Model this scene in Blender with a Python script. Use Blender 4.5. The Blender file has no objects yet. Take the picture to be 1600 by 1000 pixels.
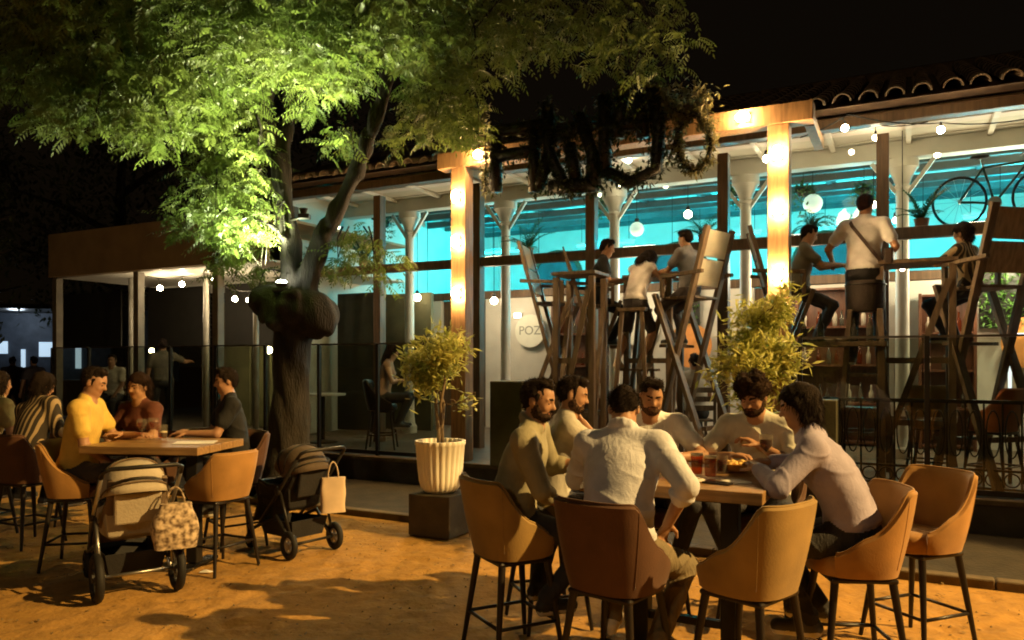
import bpy, bmesh, math, random
import numpy as np
from mathutils import Vector, Matrix, Euler, noise

random.seed(7)
rng = np.random.default_rng(7)
PI = math.pi
R = math.radians
scene = bpy.context.scene
col = scene.collection

# ------------------------------------------------------------------ camera
F = 1200.0            # focal length in pixels of the 1600 px wide photograph
HOR = 565.0           # row of the horizon
CH = 1.6              # camera height
cam_d = bpy.data.cameras.new('camera')
cam = bpy.data.objects.new('camera', cam_d)
col.objects.link(cam)
cam.location = (0, 0, CH)
cam.rotation_euler = (R(90), 0, 0)
cam_d.sensor_width = 36.0
cam_d.lens = 36.0 * F / 1600.0
cam_d.shift_y = (HOR - 500.0) / 1600.0
cam_d.clip_start = 0.05
cam_d.clip_end = 600
scene.camera = cam

# ------------------------------------------------------------------ night sky
w = bpy.data.worlds.new('World')
scene.world = w
w.use_nodes = True
nt = w.node_tree
bg = nt.nodes['Background']
sky = nt.nodes.new('ShaderNodeTexSky')
sky.sky_type = 'NISHITA'
sky.sun_disc = False
sky.sun_elevation = R(-4)
sky.sun_rotation = R(115)
mixc = nt.nodes.new('ShaderNodeMixRGB')
mixc.blend_type = 'ADD'
mixc.inputs[0].default_value = 0.02
mixc.inputs[1].default_value = (0.0030, 0.0019, 0.0008, 1)
nt.links.new(sky.outputs[0], mixc.inputs[2])
nt.links.new(mixc.outputs[0], bg.inputs[0])
bg.inputs[1].default_value = 1.0

# ------------------------------------------------------------------ render settings
scene.render.engine = 'CYCLES'
scene.view_settings.view_transform = 'Standard'
scene.view_settings.look = 'None'
scene.view_settings.exposure = 0.0
scene.view_settings.gamma = 1.0
scene.view_settings.use_curve_mapping = False
cy = scene.cycles
cy.use_denoising = True
try:
    cy.denoiser = 'OPENIMAGEDENOISE'
except Exception:
    pass
cy.max_bounces = 8
cy.diffuse_bounces = 3
cy.glossy_bounces = 3
cy.transmission_bounces = 6
cy.transparent_max_bounces = 16
cy.sample_clamp_indirect = 3.0
cy.caustics_reflective = False
cy.caustics_refractive = False
cy.use_light_tree = True
cy.filter_width = 1.9

# ------------------------------------------------------------------ coordinates of the building line
TH = math.atan(1200.0 / 2329.0)       # the terrace front turns away by 27 degrees
UX, UY = math.cos(TH), -math.sin(TH)  # to the right along the front
EX, EY = math.sin(TH), math.cos(TH)   # into the building
OY = 9.15

def W(s, e, z=0.0):
    return Vector((s * UX + e * EX, OY + s * UY + e * EY, z))

def sF(px, e):
    k = (px - 800) / F
    ox, oy = e * EX, OY + e * EY
    return (oy * k - ox) / (UX - UY * k)

def zF(px, py, e):
    y = W(sF(px, e), e).y
    return CH + (HOR - py) / F * y

def at(px, py, y):
    return Vector(((px - 800) / F * y, y, CH + (HOR - py) / F * y))

def rot2(x, y, a):
    return (x * math.cos(a) - y * math.sin(a), x * math.sin(a) + y * math.cos(a))

# ------------------------------------------------------------------ materials
MATS = {}

def mat(name, c, rough=0.6, metal=0.0, var=0.18, scale=6.0, bump=0.0, bscale=40.0, c2=None, spec=0.4,
        stretch=None, sheen=0.0, detail=5.0, wrinkle=0.0):
    if name in MATS:
        return MATS[name]
    m = bpy.data.materials.new(name)
    m.use_nodes = True
    n = m.node_tree.nodes
    l = m.node_tree.links
    b = n['Principled BSDF']
    b.inputs['Roughness'].default_value = rough
    b.inputs['Metallic'].default_value = metal
    b.inputs['Specular IOR Level'].default_value = spec
    if sheen:
        b.inputs['Sheen Weight'].default_value = sheen
        b.inputs['Sheen Roughness'].default_value = 0.4
    tc = n.new('ShaderNodeTexCoord')
    mp = n.new('ShaderNodeMapping')
    l.new(tc.outputs['Object'], mp.inputs[0])
    if stretch:
        mp.inputs['Scale'].default_value = stretch
    nz = n.new('ShaderNodeTexNoise')
    nz.inputs['Scale'].default_value = scale
    nz.inputs['Detail'].default_value = detail
    l.new(mp.outputs[0], nz.inputs['Vector'])
    rp = n.new('ShaderNodeValToRGB')
    if c2 is None:
        a1 = tuple(max(0, x * (1 - var)) for x in c)
        a2 = tuple(min(1, x * (1 + var)) for x in c)
    else:
        a1, a2 = c, c2
    rp.color_ramp.elements[0].position = 0.32
    rp.color_ramp.elements[1].position = 0.68
    rp.color_ramp.elements[0].color = (*a1, 1)
    rp.color_ramp.elements[1].color = (*a2, 1)
    l.new(nz.outputs[0], rp.inputs[0])
    l.new(rp.outputs[0], b.inputs['Base Color'])
    if bump:
        nb = n.new('ShaderNodeTexNoise')
        nb.inputs['Scale'].default_value = bscale
        nb.inputs['Detail'].default_value = 4
        l.new(mp.outputs[0], nb.inputs['Vector'])
        bp = n.new('ShaderNodeBump')
        bp.inputs['Strength'].default_value = bump
        bp.inputs['Distance'].default_value = 0.02
        l.new(nb.outputs[0], bp.inputs['Height'])
        if wrinkle:
            nw = n.new('ShaderNodeTexNoise')
            nw.inputs['Scale'].default_value = 11
            nw.inputs['Detail'].default_value = 3
            nw.inputs['Distortion'].default_value = 2.2
            mp2 = n.new('ShaderNodeMapping')
            mp2.inputs['Scale'].default_value = (1.3, 1.3, 0.6)
            mp2.inputs['Rotation'].default_value = (0.3, 0.5, 0.2)
            l.new(tc.outputs['Object'], mp2.inputs[0])
            l.new(mp2.outputs[0], nw.inputs['Vector'])
            bw = n.new('ShaderNodeBump')
            bw.inputs['Strength'].default_value = wrinkle
            bw.inputs['Distance'].default_value = 0.05
            l.new(nw.outputs[0], bw.inputs['Height'])
            l.new(bw.outputs[0], bp.inputs['Normal'])
        l.new(bp.outputs[0], b.inputs['Normal'])
    MATS[name] = m
    return m

def emit(name, c, s):
    if name in MATS:
        return MATS[name]
    m = bpy.data.materials.new(name)
    m.use_nodes = True
    b = m.node_tree.nodes['Principled BSDF']
    b.inputs['Base Color'].default_value = (*[min(1, x) * 0.8 for x in c], 1)
    b.inputs['Emission Color'].default_value = (*c, 1)
    b.inputs['Emission Strength'].default_value = s
    MATS[name] = m
    return m

def glass(name, tint, ior=1.45, rough=0.02, dirt=0.0, dirtc=(0.3, 0.27, 0.2)):
    """thin pane: clear with a mirror-like sheen that grows at grazing angles, a little dust on it"""
    if name in MATS:
        return MATS[name]
    m = bpy.data.materials.new(name)
    m.use_nodes = True
    n = m.node_tree.nodes
    l = m.node_tree.links
    n.remove(n['Principled BSDF'])
    out = n['Material Output']
    tr = n.new('ShaderNodeBsdfTransparent')
    tr.inputs[0].default_value = (*tint, 1)
    gl = n.new('ShaderNodeBsdfGlossy')
    gl.inputs['Roughness'].default_value = rough
    lw = n.new('ShaderNodeFresnel')
    lw.inputs['IOR'].default_value = ior
    mx = n.new('ShaderNodeMixShader')
    geo = n.new('ShaderNodeNewGeometry')          # reflect on the outer face only: the pane is thin
    inv = n.new('ShaderNodeMath')
    inv.operation = 'SUBTRACT'
    inv.inputs[0].default_value = 1.0
    l.new(geo.outputs['Backfacing'], inv.inputs[1])
    fm = n.new('ShaderNodeMath')
    fm.operation = 'MULTIPLY'
    l.new(lw.outputs[0], fm.inputs[0])
    l.new(inv.outputs[0], fm.inputs[1])
    l.new(fm.outputs[0], mx.inputs[0])
    l.new(tr.outputs[0], mx.inputs[1])
    l.new(gl.outputs[0], mx.inputs[2])
    last = mx
    if dirt:
        df = n.new('ShaderNodeBsdfDiffuse')
        df.inputs[0].default_value = (*dirtc, 1)
        nz = n.new('ShaderNodeTexNoise')
        nz.inputs['Scale'].default_value = 2.5
        nz.inputs['Detail'].default_value = 6
        mul = n.new('ShaderNodeMath')
        mul.operation = 'MULTIPLY'
        mul.inputs[1].default_value = dirt
        l.new(nz.outputs[0], mul.inputs[0])
        m2 = n.new('ShaderNodeMixShader')
        l.new(mul.outputs[0], m2.inputs[0])
        l.new(mx.outputs[0], m2.inputs[1])
        l.new(df.outputs[0], m2.inputs[2])
        last = m2
    l.new(last.outputs[0], out.inputs['Surface'])
    MATS[name] = m
    return m

def leafmat(name, c1, c2, trans=0.45, scale=3.0):
    if name in MATS:
        return MATS[name]
    m = bpy.data.materials.new(name)
    m.use_nodes = True
    n = m.node_tree.nodes
    l = m.node_tree.links
    n.remove(n['Principled BSDF'])
    out = n['Material Output']
    tc = n.new('ShaderNodeTexCoord')
    nz = n.new('ShaderNodeTexNoise')
    nz.inputs['Scale'].default_value = scale
    nz.inputs['Detail'].default_value = 8
    l.new(tc.outputs['Object'], nz.inputs['Vector'])
    rp = n.new('ShaderNodeValToRGB')
    rp.color_ramp.elements[0].position = 0.3
    rp.color_ramp.elements[1].position = 0.7
    rp.color_ramp.elements[0].color = (*c1, 1)
    rp.color_ramp.elements[1].color = (*c2, 1)
    l.new(nz.outputs[0], rp.inputs[0])
    pr = n.new('ShaderNodeBsdfPrincipled')
    pr.inputs['Roughness'].default_value = 0.45
    pr.inputs['Specular IOR Level'].default_value = 0.35
    l.new(rp.outputs[0], pr.inputs['Base Color'])
    tr = n.new('ShaderNodeBsdfTranslucent')
    l.new(rp.outputs[0], tr.inputs[0])
    mx = n.new('ShaderNodeMixShader')
    mx.inputs[0].default_value = trans
    l.new(pr.outputs[0], mx.inputs[1])
    l.new(tr.outputs[0], mx.inputs[2])
    l.new(mx.outputs[0], out.inputs['Surface'])
    MATS[name] = m
    return m

# ------------------------------------------------------------------ mesh building
class MB:
    def __init__(self):
        self.v = []
        self.f = []

    def add(self, vs, fs):
        o = len(self.v)
        self.v.extend([tuple(p) for p in vs])
        self.f.extend([tuple(i + o for i in f) for f in fs])
        return self

    def box(self, c, s, rz=0.0, M=None):
        hx, hy, hz = s[0] / 2, s[1] / 2, s[2] / 2
        vs = []
        for x, y, z in ((-1, -1, -1), (1, -1, -1), (1, 1, -1), (-1, 1, -1), (-1, -1, 1), (1, -1, 1), (1, 1, 1), (-1, 1, 1)):
            p = Vector((x * hx, y * hy, z * hz))
            if M is not None:
                p = M @ p
            if rz:
                p = Vector((*rot2(p.x, p.y, rz), p.z))
            vs.append((p.x + c[0], p.y + c[1], p.z + c[2]))
        return self.add(vs, [(0, 3, 2, 1), (4, 5, 6, 7), (0, 1, 5, 4), (1, 2, 6, 5), (2, 3, 7, 6), (3, 0, 4, 7)])

    def bar(self, a, b, wx, wy, up=(0, 0, 1), w2=None):
        """a straight beam from a to b, wx wide across and wy along up"""
        a = Vector(a)
        b = Vector(b)
        d = (b - a).normalized()
        u = Vector(up)
        if abs(d.dot(u)) > 0.98:
            u = Vector((1, 0, 0))
        x = d.cross(u).normalized()
        y = x.cross(d).normalized()
        k = 1.0 if w2 is None else w2
        vs = []
        for p, q in ((a, 1.0), (b, k)):
            for i, j in ((-1, -1), (1, -1), (1, 1), (-1, 1)):
                vs.append(p + x * (i * wx / 2 * q) + y * (j * wy / 2 * q))
        return self.add(vs, [(0, 1, 2, 3), (7, 6, 5, 4), (0, 4, 5, 1), (1, 5, 6, 2), (2, 6, 7, 3), (3, 7, 4, 0)])

    def tube(self, pts, r, n=8, caps=True, closed=False):
        pts = [Vector(p) for p in pts]
        rr = r if isinstance(r, (list, tuple)) else [r] * len(pts)
        vs, fs = [], []
        N = len(pts)
        ref = Vector((0, 0, 1))
        prevx = None
        for i, p in enumerate(pts):
            if closed:
                d = pts[(i + 1) % N] - pts[i - 1]
            else:
                d = pts[min(i + 1, N - 1)] - pts[max(i - 1, 0)]
            d = d.normalized() if d.length > 1e-9 else Vector((0, 0, 1))
            if prevx is None:
                rf = ref if abs(d.z) < 0.95 else Vector((1, 0, 0))
                x = d.cross(rf).normalized()
            else:
                x = (prevx - d * prevx.dot(d))
                x = x.normalized() if x.length > 1e-6 else d.cross(ref).normalized()
            y = d.cross(x)
            prevx = x
            for k in range(n):
                a = 2 * PI * k / n
                vs.append(p + (x * math.cos(a) + y * math.sin(a)) * rr[i])
        segs = N if closed else N - 1
        for i in range(segs):
            j = (i + 1) % N
            for k in range(n):
                k2 = (k + 1) % n
                fs.append((i * n + k, i * n + k2, j * n + k2, j * n + k))
        if caps and not closed:
            fs.append(tuple(range(n - 1, -1, -1)))
            fs.append(tuple((N - 1) * n + k for k in range(n)))
        return self.add(vs, fs)

    def lathe(self, prof, n=24, c=(0, 0, 0), flute=0.0, nf=0):
        vs, fs = [], []
        for r, z in prof:
            for k in range(n):
                a = 2 * PI * k / n
                q = r
                if flute and r > 0.01:
                    q = r * (1 - flute * (0.5 + 0.5 * math.cos(a * nf)) ** 3)
                vs.append((c[0] + q * math.cos(a), c[1] + q * math.sin(a), c[2] + z))
        for i in range(len(prof) - 1):
            for k in range(n):
                k2 = (k + 1) % n
                fs.append((i * n + k, i * n + k2, (i + 1) * n + k2, (i + 1) * n + k))
        if prof[0][0] > 0:
            fs.append(tuple(range(n - 1, -1, -1)))
        if prof[-1][0] > 0:
            fs.append(tuple((len(prof) - 1) * n + k for k in range(n)))
        return self.add(vs, fs)

    def sphere(self, c, r, nu=12, nv=8):
        r = r if isinstance(r, (tuple, list)) else (r, r, r)
        vs = [(c[0], c[1], c[2] - r[2])]
        for i in range(1, nv):
            t = PI * i / nv
            for k in range(nu):
                a = 2 * PI * k / nu
                vs.append((c[0] + r[0] * math.sin(t) * math.cos(a), c[1] + r[1] * math.sin(t) * math.sin(a), c[2] - r[2] * math.cos(t)))
        vs.append((c[0], c[1], c[2] + r[2]))
        fs = []
        for k in range(nu):
            fs.append((0, 1 + (k + 1) % nu, 1 + k))
            fs.append((len(vs) - 1, len(vs) - 1 - nu + k, len(vs) - 1 - nu + (k + 1) % nu))
        for i in range(nv - 2):
            for k in range(nu):
                k2 = (k + 1) % nu
                fs.append((1 + i * nu + k, 1 + i * nu + k2, 1 + (i + 1) * nu + k2, 1 + (i + 1) * nu + k))
        return self.add(vs, fs)

    def mesh(self, name):
        me = bpy.data.meshes.new(name)
        me.from_pydata(self.v, [], self.f)
        me.update()
        return me

    def build(self, name, m, parent=None, smooth=False, bevel=0.0, loc=None, rz=0.0, seg=2, angle=None):
        me = self.mesh(name)
        me.materials.append(m)
        if smooth:
            me.polygons.foreach_set('use_smooth', [True] * len(me.polygons))
            if angle:
                me.set_sharp_from_angle(angle=R(angle))
        o = bpy.data.objects.new(name, me)
        col.objects.link(o)
        if parent is not None:
            o.parent = parent
        if loc is not None:
            o.location = loc
        if rz:
            o.rotation_euler.z = rz
        if bevel:
            b = o.modifiers.new('bevel', 'BEVEL')
            b.width = bevel
            b.segments = seg
            b.limit_method = 'ANGLE'
        return o

def tag(o, label=None, cat=None, group=None, kind=None):
    if label:
        o['label'] = label
    if cat:
        o['category'] = cat
    if group:
        o['group'] = group
    if kind:
        o['kind'] = kind
    return o

def thing(name, label, cat, loc=(0, 0, 0), rz=0.0, group=None):
    o = bpy.data.objects.new(name, None)
    o.empty_display_size = 0.1
    col.objects.link(o)
    o.location = loc
    o.rotation_euler = (0, 0, rz)
    return tag(o, label, cat, group)

CHILD = {}

def copy_tree(o, parent=None):
    c = o.copy()
    col.objects.link(c)
    c.parent = parent
    for ch in [x for x in col.objects if x.parent == o]:
        copy_tree(ch, c)
    return c

def lamp(name, parent, loc, power, c, radius=0.03, kind='POINT', spot=None, blend=0.5, target=None):
    d = bpy.data.lights.new(name, kind)
    d.energy = power
    d.color = c
    d.shadow_soft_size = radius
    if spot:
        d.spot_size = R(spot)
        d.spot_blend = blend
    o = bpy.data.objects.new(name, d)
    col.objects.link(o)
    if parent is not None:
        o.parent = parent
    o.location = loc
    if target is not None:
        o.rotation_euler = (Vector(target) - Vector(loc)).to_track_quat('-Z', 'Y').to_euler()
    return o

# palette (real-world base colours)
SAND = mat('sand', (0.40, 0.218, 0.050), 0.95, var=0.12, scale=1.6, bump=0.45, bscale=26)
PAVE = mat('paving', (0.036, 0.028, 0.018), 0.85, var=0.3, scale=5, bump=0.4, bscale=30)
PLINTH = mat('plinth_render', (0.07, 0.058, 0.04), 0.8, var=0.3, scale=3, bump=0.3, bscale=25)
STONE = mat('kerb_stone', (0.12, 0.088, 0.05), 0.8, var=0.2, scale=9, bump=0.3)
DECK = mat('terrace_tile', (0.13, 0.10, 0.07), 0.6, var=0.2, scale=4)
WOODW = mat('warm_wood', (0.26, 0.15, 0.07), 0.5, var=0.3, scale=5, stretch=(6, 6, 0.7), bump=0.15)
WOODD = mat('dark_wood', (0.11, 0.066, 0.034), 0.5, var=0.3, scale=5, stretch=(6, 6, 0.7), bump=0.15)
WOODT = mat('table_wood', (0.30, 0.175, 0.07), 0.35, var=0.28, scale=5, stretch=(0.8, 9, 9), bump=0.1)
WHITEW = mat('white_wood', (0.66, 0.63, 0.56), 0.55, var=0.08, scale=3)
WHITEP = mat('white_plaster', (0.62, 0.60, 0.53), 0.8, var=0.10, scale=2, bump=0.15)
TILE = mat('roof_tile', (0.17, 0.11, 0.07), 0.8, var=0.4, scale=4, bump=0.3)
BLACKM = mat('black_metal', (0.018, 0.016, 0.014), 0.45, metal=0.3, var=0.2)
IRON = mat('wrought_iron', (0.025, 0.021, 0.017), 0.5, metal=0.6, var=0.2)
STEEL = mat('grey_steel', (0.35, 0.34, 0.32), 0.35, metal=0.9, var=0.1)
GLASSW = glass('window_glass', (0.93, 0.96, 0.94))
GLASSB = glass('balustrade_glass', (0.72, 0.74, 0.68), dirt=0.05)
GLASSD = glass('drinking_glass', (0.97, 0.96, 0.94), ior=1.22, dirt=0.10, dirtc=(0.6, 0.55, 0.45))
BEER = glass('amber_drink', (0.75, 0.33, 0.05), dirt=0.12, dirtc=(0.5, 0.2, 0.03))
BULB = emit('warm_bulb', (1.0, 0.70, 0.36), 120)
BULBC = emit('column_bulb', (1.0, 0.62, 0.25), 620)
BULBW = emit('white_bulb', (1.0, 0.78, 0.46), 210)
CYAN = emit('cyan_led', (0.10, 0.85, 1.0), 3.0)
# ================================================================== the street lamp that lights the sand (right of the frame)
sl = thing('street_lamp', 'tall grey street lamp beside the sandy square, lit orange', 'street lamp', (14.1, 0.4, 0))
MB().lathe([(0.16, 0), (0.16, 0.06), (0.09, 0.1), (0.085, 1.0), (0.05, 9.8), (0.05, 9.9)], 14).build('pole', BLACKM, sl, True, angle=40)
MB().tube([(0, 0, 9.85), (-0.3, 0, 10.0), (-0.55, 0, 10.0)], 0.03).build('bracket', BLACKM, sl, True)
MB().box((-0.6, 0, 9.99), (0.5, 0.26, 0.09)).build('lamp_head', BLACKM, sl, bevel=0.03)
MB().box((-0.6, 0, 9.935), (0.34, 0.18, 0.02)).build('lens', emit('sodium_lens', (1.0, 0.55, 0.16), 40), sl)
az, dep = R(161.8), R(35.0)
lamp('sodium_light', sl, (-0.6, 0, 9.8), 24500, (1.0, 0.61, 0.19), 0.10, 'SPOT', 27.0, 0.14,
     target=(-0.6 + 10 * math.cos(az) * math.cos(dep), 10 * math.sin(az) * math.cos(dep), 9.8 - 10 * math.sin(dep)))
# second, paler lamp behind the photographer: softens every shadow
s2 = thing('street_lamp', 'paler street lamp standing behind the viewpoint', 'street lamp', (-5.5, -7.0, 0))
MB().lathe([(0.16, 0), (0.16, 0.06), (0.09, 0.1), (0.085, 1.0), (0.05, 6.4), (0.05, 6.5)], 14).build('pole', BLACKM, s2, True, angle=40)
MB().lathe([(0.05, 6.5), (0.12, 6.55), (0.30, 6.95), (0.28, 7.0), (0.06, 7.1), (0, 7.12)], 18).build('lamp_head', emit('opal_head', (1.0, 0.74, 0.38), 3), s2, True)
lamp('opal_light', s2, (0, 0, 6.3), 520, (1.0, 0.74, 0.38), 0.45)

# ================================================================== ground
def ground():
    xs = np.concatenate([[-200, -90, -45, -25, -15, -11], np.linspace(-7, 5.5, 290), [9, 12, 16, 25, 45, 90, 200]])
    ys = np.concatenate([[-120, -50, -20, -8, -2, 1.0], np.linspace(2.9, 9.4, 210), [11, 13, 16, 22, 35, 60, 110, 250]])
    X, Y = np.meshgrid(xs, ys, indexing='ij')
    Z = np.zeros_like(X)
    for i in range(len(xs)):
        for j in range(len(ys)):
            p = (X[i, j], Y[i, j], 0)
            if -7 <= p[0] <= 5.5 and 2.9 <= p[1] <= 9.4:
                e = (p[0] * EX + (p[1] - OY) * EY)
                k = min(1, max(0, (-1.85 - e) / 0.2))
                Z[i, j] = k * (0.008 * noise.noise((p[0] * 1.3, p[1] * 1.3, 0)) + 0.006 * noise.noise((p[0] * 5, p[1] * 5, 3)) + 0.006 * noise.noise((p[0] * 14, p[1] * 14, 5)) - 0.004)
    # footprints and scuffs pressed into the sand
    gr = np.random.default_rng(4)
    ee = X * EX + (Y - OY) * EY
    for q in range(420):
        fx, fy, fa = gr.uniform(-6, 5), gr.uniform(3.2, 8.2), gr.uniform(0, 6.28)
        for sd in (-1, 1):
            cx_ = fx + sd * 0.10 * math.cos(fa + 1.57) + sd * 0.25 * math.cos(fa)
            cy_ = fy + sd * 0.10 * math.sin(fa + 1.57) + sd * 0.25 * math.sin(fa)
            m_ = (np.abs(X - cx_) < 0.25) & (np.abs(Y - cy_) < 0.25) & (ee < -2.0)
            if not m_.any():
                continue
            dx_, dy_ = X[m_] - cx_, Y[m_] - cy_
            u_ = (dx_ * math.cos(fa) + dy_ * math.sin(fa)) / 0.15
            v_ = (-dx_ * math.sin(fa) + dy_ * math.cos(fa)) / 0.06
            r_ = u_ * u_ + v_ * v_
            Z[m_] += -0.007 * np.exp(-r_ ** 2) + 0.004 * np.exp(-(np.sqrt(r_) - 1.5) ** 2 * 5)
    nx, ny = X.shape
    v = np.stack([X.ravel(), Y.ravel(), Z.ravel()], 1)
    idx = np.arange(nx * ny).reshape(nx, ny)
    f = np.stack([idx[:-1, :-1].ravel(), idx[1:, :-1].ravel(), idx[1:, 1:].ravel(), idx[:-1, 1:].ravel()], 1)
    m = MB()
    m.v = v.tolist()
    m.f = f.tolist()
    # trodden sand: broad patches, small clods and darker footprints
    g = SAND.node_tree
    n, l = g.nodes, g.links
    b = n['Principled BSDF']
    base = b.inputs['Base Color'].links[0].from_socket
    tc = [x for x in n if x.type == 'TEX_COORD'][0]
    z2 = n.new('ShaderNodeTexNoise')
    z2.inputs['Scale'].default_value = 9
    z2.inputs['Detail'].default_value = 6
    z2.inputs['Roughness'].default_value = 0.65
    l.new(tc.outputs['Object'], z2.inputs['Vector'])
    r2 = n.new('ShaderNodeValToRGB')
    r2.color_ramp.elements[0].position = 0.33
    r2.color_ramp.elements[0].color = (0.55, 0.52, 0.5, 1)
    r2.color_ramp.elements[1].position = 0.55
    r2.color_ramp.elements[1].color = (1, 1, 1, 1)
    l.new(z2.outputs[0], r2.inputs[0])
    mm = n.new('ShaderNodeMixRGB')
    mm.blend_type = 'MULTIPLY'
    mm.inputs[0].default_value = 0.55
    l.new(base, mm.inputs[1])
    l.new(r2.outputs[0], mm.inputs[2])
    l.new(mm.outputs[0], b.inputs['Base Color'])
    tag(m.build('ground', SAND, None, True), 'trodden orange sand of the square', kind='structure')
ground()

ZR = -TH
frontO = W(0, 0, 0)

def fbuild(mb, name, m, **k):
    """build in front coordinates (s, e, z) as an own object standing along the terrace front"""
    return mb.build(name, m, None, loc=frontO, rz=ZR, **k)

tag(fbuild(MB().box((-1, -0.86, 0.02), (24, 1.68, 0.04)), 'path', PAVE), kind='structure')
kerb = thing('kerb', 'low stone kerb between the sand and the dark path', 'kerb', frontO, ZR)
kerb['kind'] = 'structure'
del kerb['category']
s = -12.9
while s < 10.5:
    MB().box((s + 0.49, -1.76, 0.025), (0.972, 0.11, 0.09)).build('kerb_stone', STONE, kerb, bevel=0.012)
    s += 0.98
ter = thing('terrace', 'raised terrace floor with a dark rendered plinth', 'terrace', frontO, ZR)
ter['kind'] = 'structure'
del ter['category']
MB().box((-1, 6.0, 0.16), (24, 12.0, 0.32)).build('plinth', PLINTH, ter)
MB().box((-1, 6.0, 0.341), (24, 12.06, 0.04)).build('floor_slab', DECK, ter, bevel=0.008)
MB().box((-1, -0.045, 0.335), (24, 0.03, 0.05)).build('nosing', STONE, ter, bevel=0.006)
TZ = 0.361

# ================================================================== restaurant building
B = thing('restaurant', 'long glazed restaurant with tiled eave, timber posts and turquoise lit ceiling', 'building', frontO, ZR)
PE = 1.5
EAVE = 4.36
posts = [-4.85, -3.08, -1.32, 0.43, 2.17, 3.94, 5.72, 7.5]
for s in posts:
    MB().box((s, PE, (TZ + EAVE) / 2 - 0.1), (0.13, 0.15, EAVE - TZ - 0.2)).build('post', WOODD, B, bevel=0.006)
MB().box((1.33, PE, EAVE - 0.02), (12.55, 0.16, 0.12)).build('eave_beam', WOODD, B, bevel=0.008)
for a, b in zip(posts[:-1], posts[1:]):
    MB().box(((a + b) / 2, PE, 3.03), (b - a - 0.136, 0.10, 0.13)).build('transom', WOODD, B, bevel=0.005)
    MB().box(((a + b) / 2, PE, 3.10 + (EAVE - 0.16 - 3.10) / 2), (b - a - 0.14, 0.012, EAVE - 0.17 - 3.10)).build('window_pane', GLASSW, B)
for a, b in zip(posts[:2], posts[1:3]):
    MB().box(((a + b) / 2, PE, 0.40 + 2.55 / 2), (b - a - 0.14, 0.012, 2.55)).build('window_pane', GLASSW, B)
# gallery ceiling of painted boards
for i in range(7):
    MB().box((1.33, 1.62 + 0.2 * i, 4.43 + 0.008 * (i % 3)), (12.5, 0.194, 0.03)).build('ceiling_board', WHITEW, B)
for s in np.arange(-4.6, 7.4, 0.88):
    MB().box((s, 2.24, 4.385), (0.06, 1.2, 0.05)).build('rafter', WHITEW, B)
# inner colonnade
MB().box((1.33, 2.95, 4.31), (12.5, 0.22, 0.22)).build('inner_beam', WHITEW, B, bevel=0.01)
for s in [sF(q_, 2.95) for q_ in (640, 790, 960, 1165, 1410)] + [6.2]:
    c = MB().lathe([(0.13, 0), (0.13, 0.12), (0.10, 0.16), (0.085, 0.3), (0.075, 3.45)], 18, (s, 2.95, TZ)).build('column', WHITEW, B, True, angle=35)
    MB().lathe([(0.08, 0), (0.10, 0.03), (0.085, 0.06), (0.11, 0.14), (0.17, 0.25), (0.19, 0.27), (0.19, 0.38)], 18, (s, 2.95, TZ + 3.45)).build('capital', WHITEW, c, True, angle=35)
    for q in (-1, 1):
        MB().bar((s + q * 0.05, 2.95, 3.75), (s + q * 0.36, 2.95, 4.18), 0.05, 0.05).build('brace', WHITEW, c)
# low parapet wall under the colonnade, with doorways
for a, b in ((-4.8, -3.9), (-2.9, -1.2), (-0.4, 2.0), (2.75, 7.4)):
    MB().box(((a + b) / 2, 4.62, (TZ + 2.78) / 2), (b - a, 0.16, 2.78 - TZ)).build('partition', WHITEP, B)
for a, b in ((-3.9, -2.9), (-1.2, -0.4), (2.0, 2.75)):
    MB().box(((a + b) / 2, 4.66, (TZ + 2.78) / 2), (b - a - 0.01, 0.05, 2.78 - TZ)).build('dark_infill', WOODD, B, bevel=0.01)  # dark panels added to close the doorways against the hall light
MB().box((1.33, 4.62, 2.86), (12.4, 0.22, 0.14)).build('partition_rail', WOODD, B, bevel=0.01)
# rear hall
MB().box((1.33, 9.0, 2.6), (12.6, 0.2, 5.2)).build('rear_wall', WHITEP, B)
for sx in (-5.05, 7.68):
    MB().box((sx, 5.28, 2.6), (0.16, 7.3, 4.48)).build('end_wall', WHITEP, B)
cm = MB()
cm.add([(-5, 3.08, 4.46), (7.65, 3.08, 4.46), (7.65, 8.93, 4.86), (-5, 8.93, 4.86), (-5, 3.08, 4.50), (7.65, 3.08, 4.50), (7.65, 8.93, 4.90), (-5, 8.93, 4.90)],
       [(0, 1, 2, 3), (7, 6, 5, 4), (0, 4, 5, 1), (1, 5, 6, 2), (2, 6, 7, 3), (3, 7, 4, 0)])
cm.build('hall_ceiling', WHITEW, B)
for i, s in enumerate(np.arange(-4.4, 7.5, 1.05)):
    MB().bar((s, 3.15, 4.41), (s + 0.25, 8.8, 4.79), 0.08, 0.10).build('hall_beam', mat('dark_beam', (0.06, 0.075, 0.075), 0.6), B)
for e in (3.7, 4.5, 5.6, 6.3, 7.2, 8.1):
    MB().bar((-4.9, e, 4.42 + (e - 3.08) * 0.068 - 0.10), (7.5, e, 4.42 + (e - 3.08) * 0.068 - 0.10), 0.09, 0.12).build('hall_purlin', mat('dark_beam', (0.06, 0.075, 0.075), 0.6), B)
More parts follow.
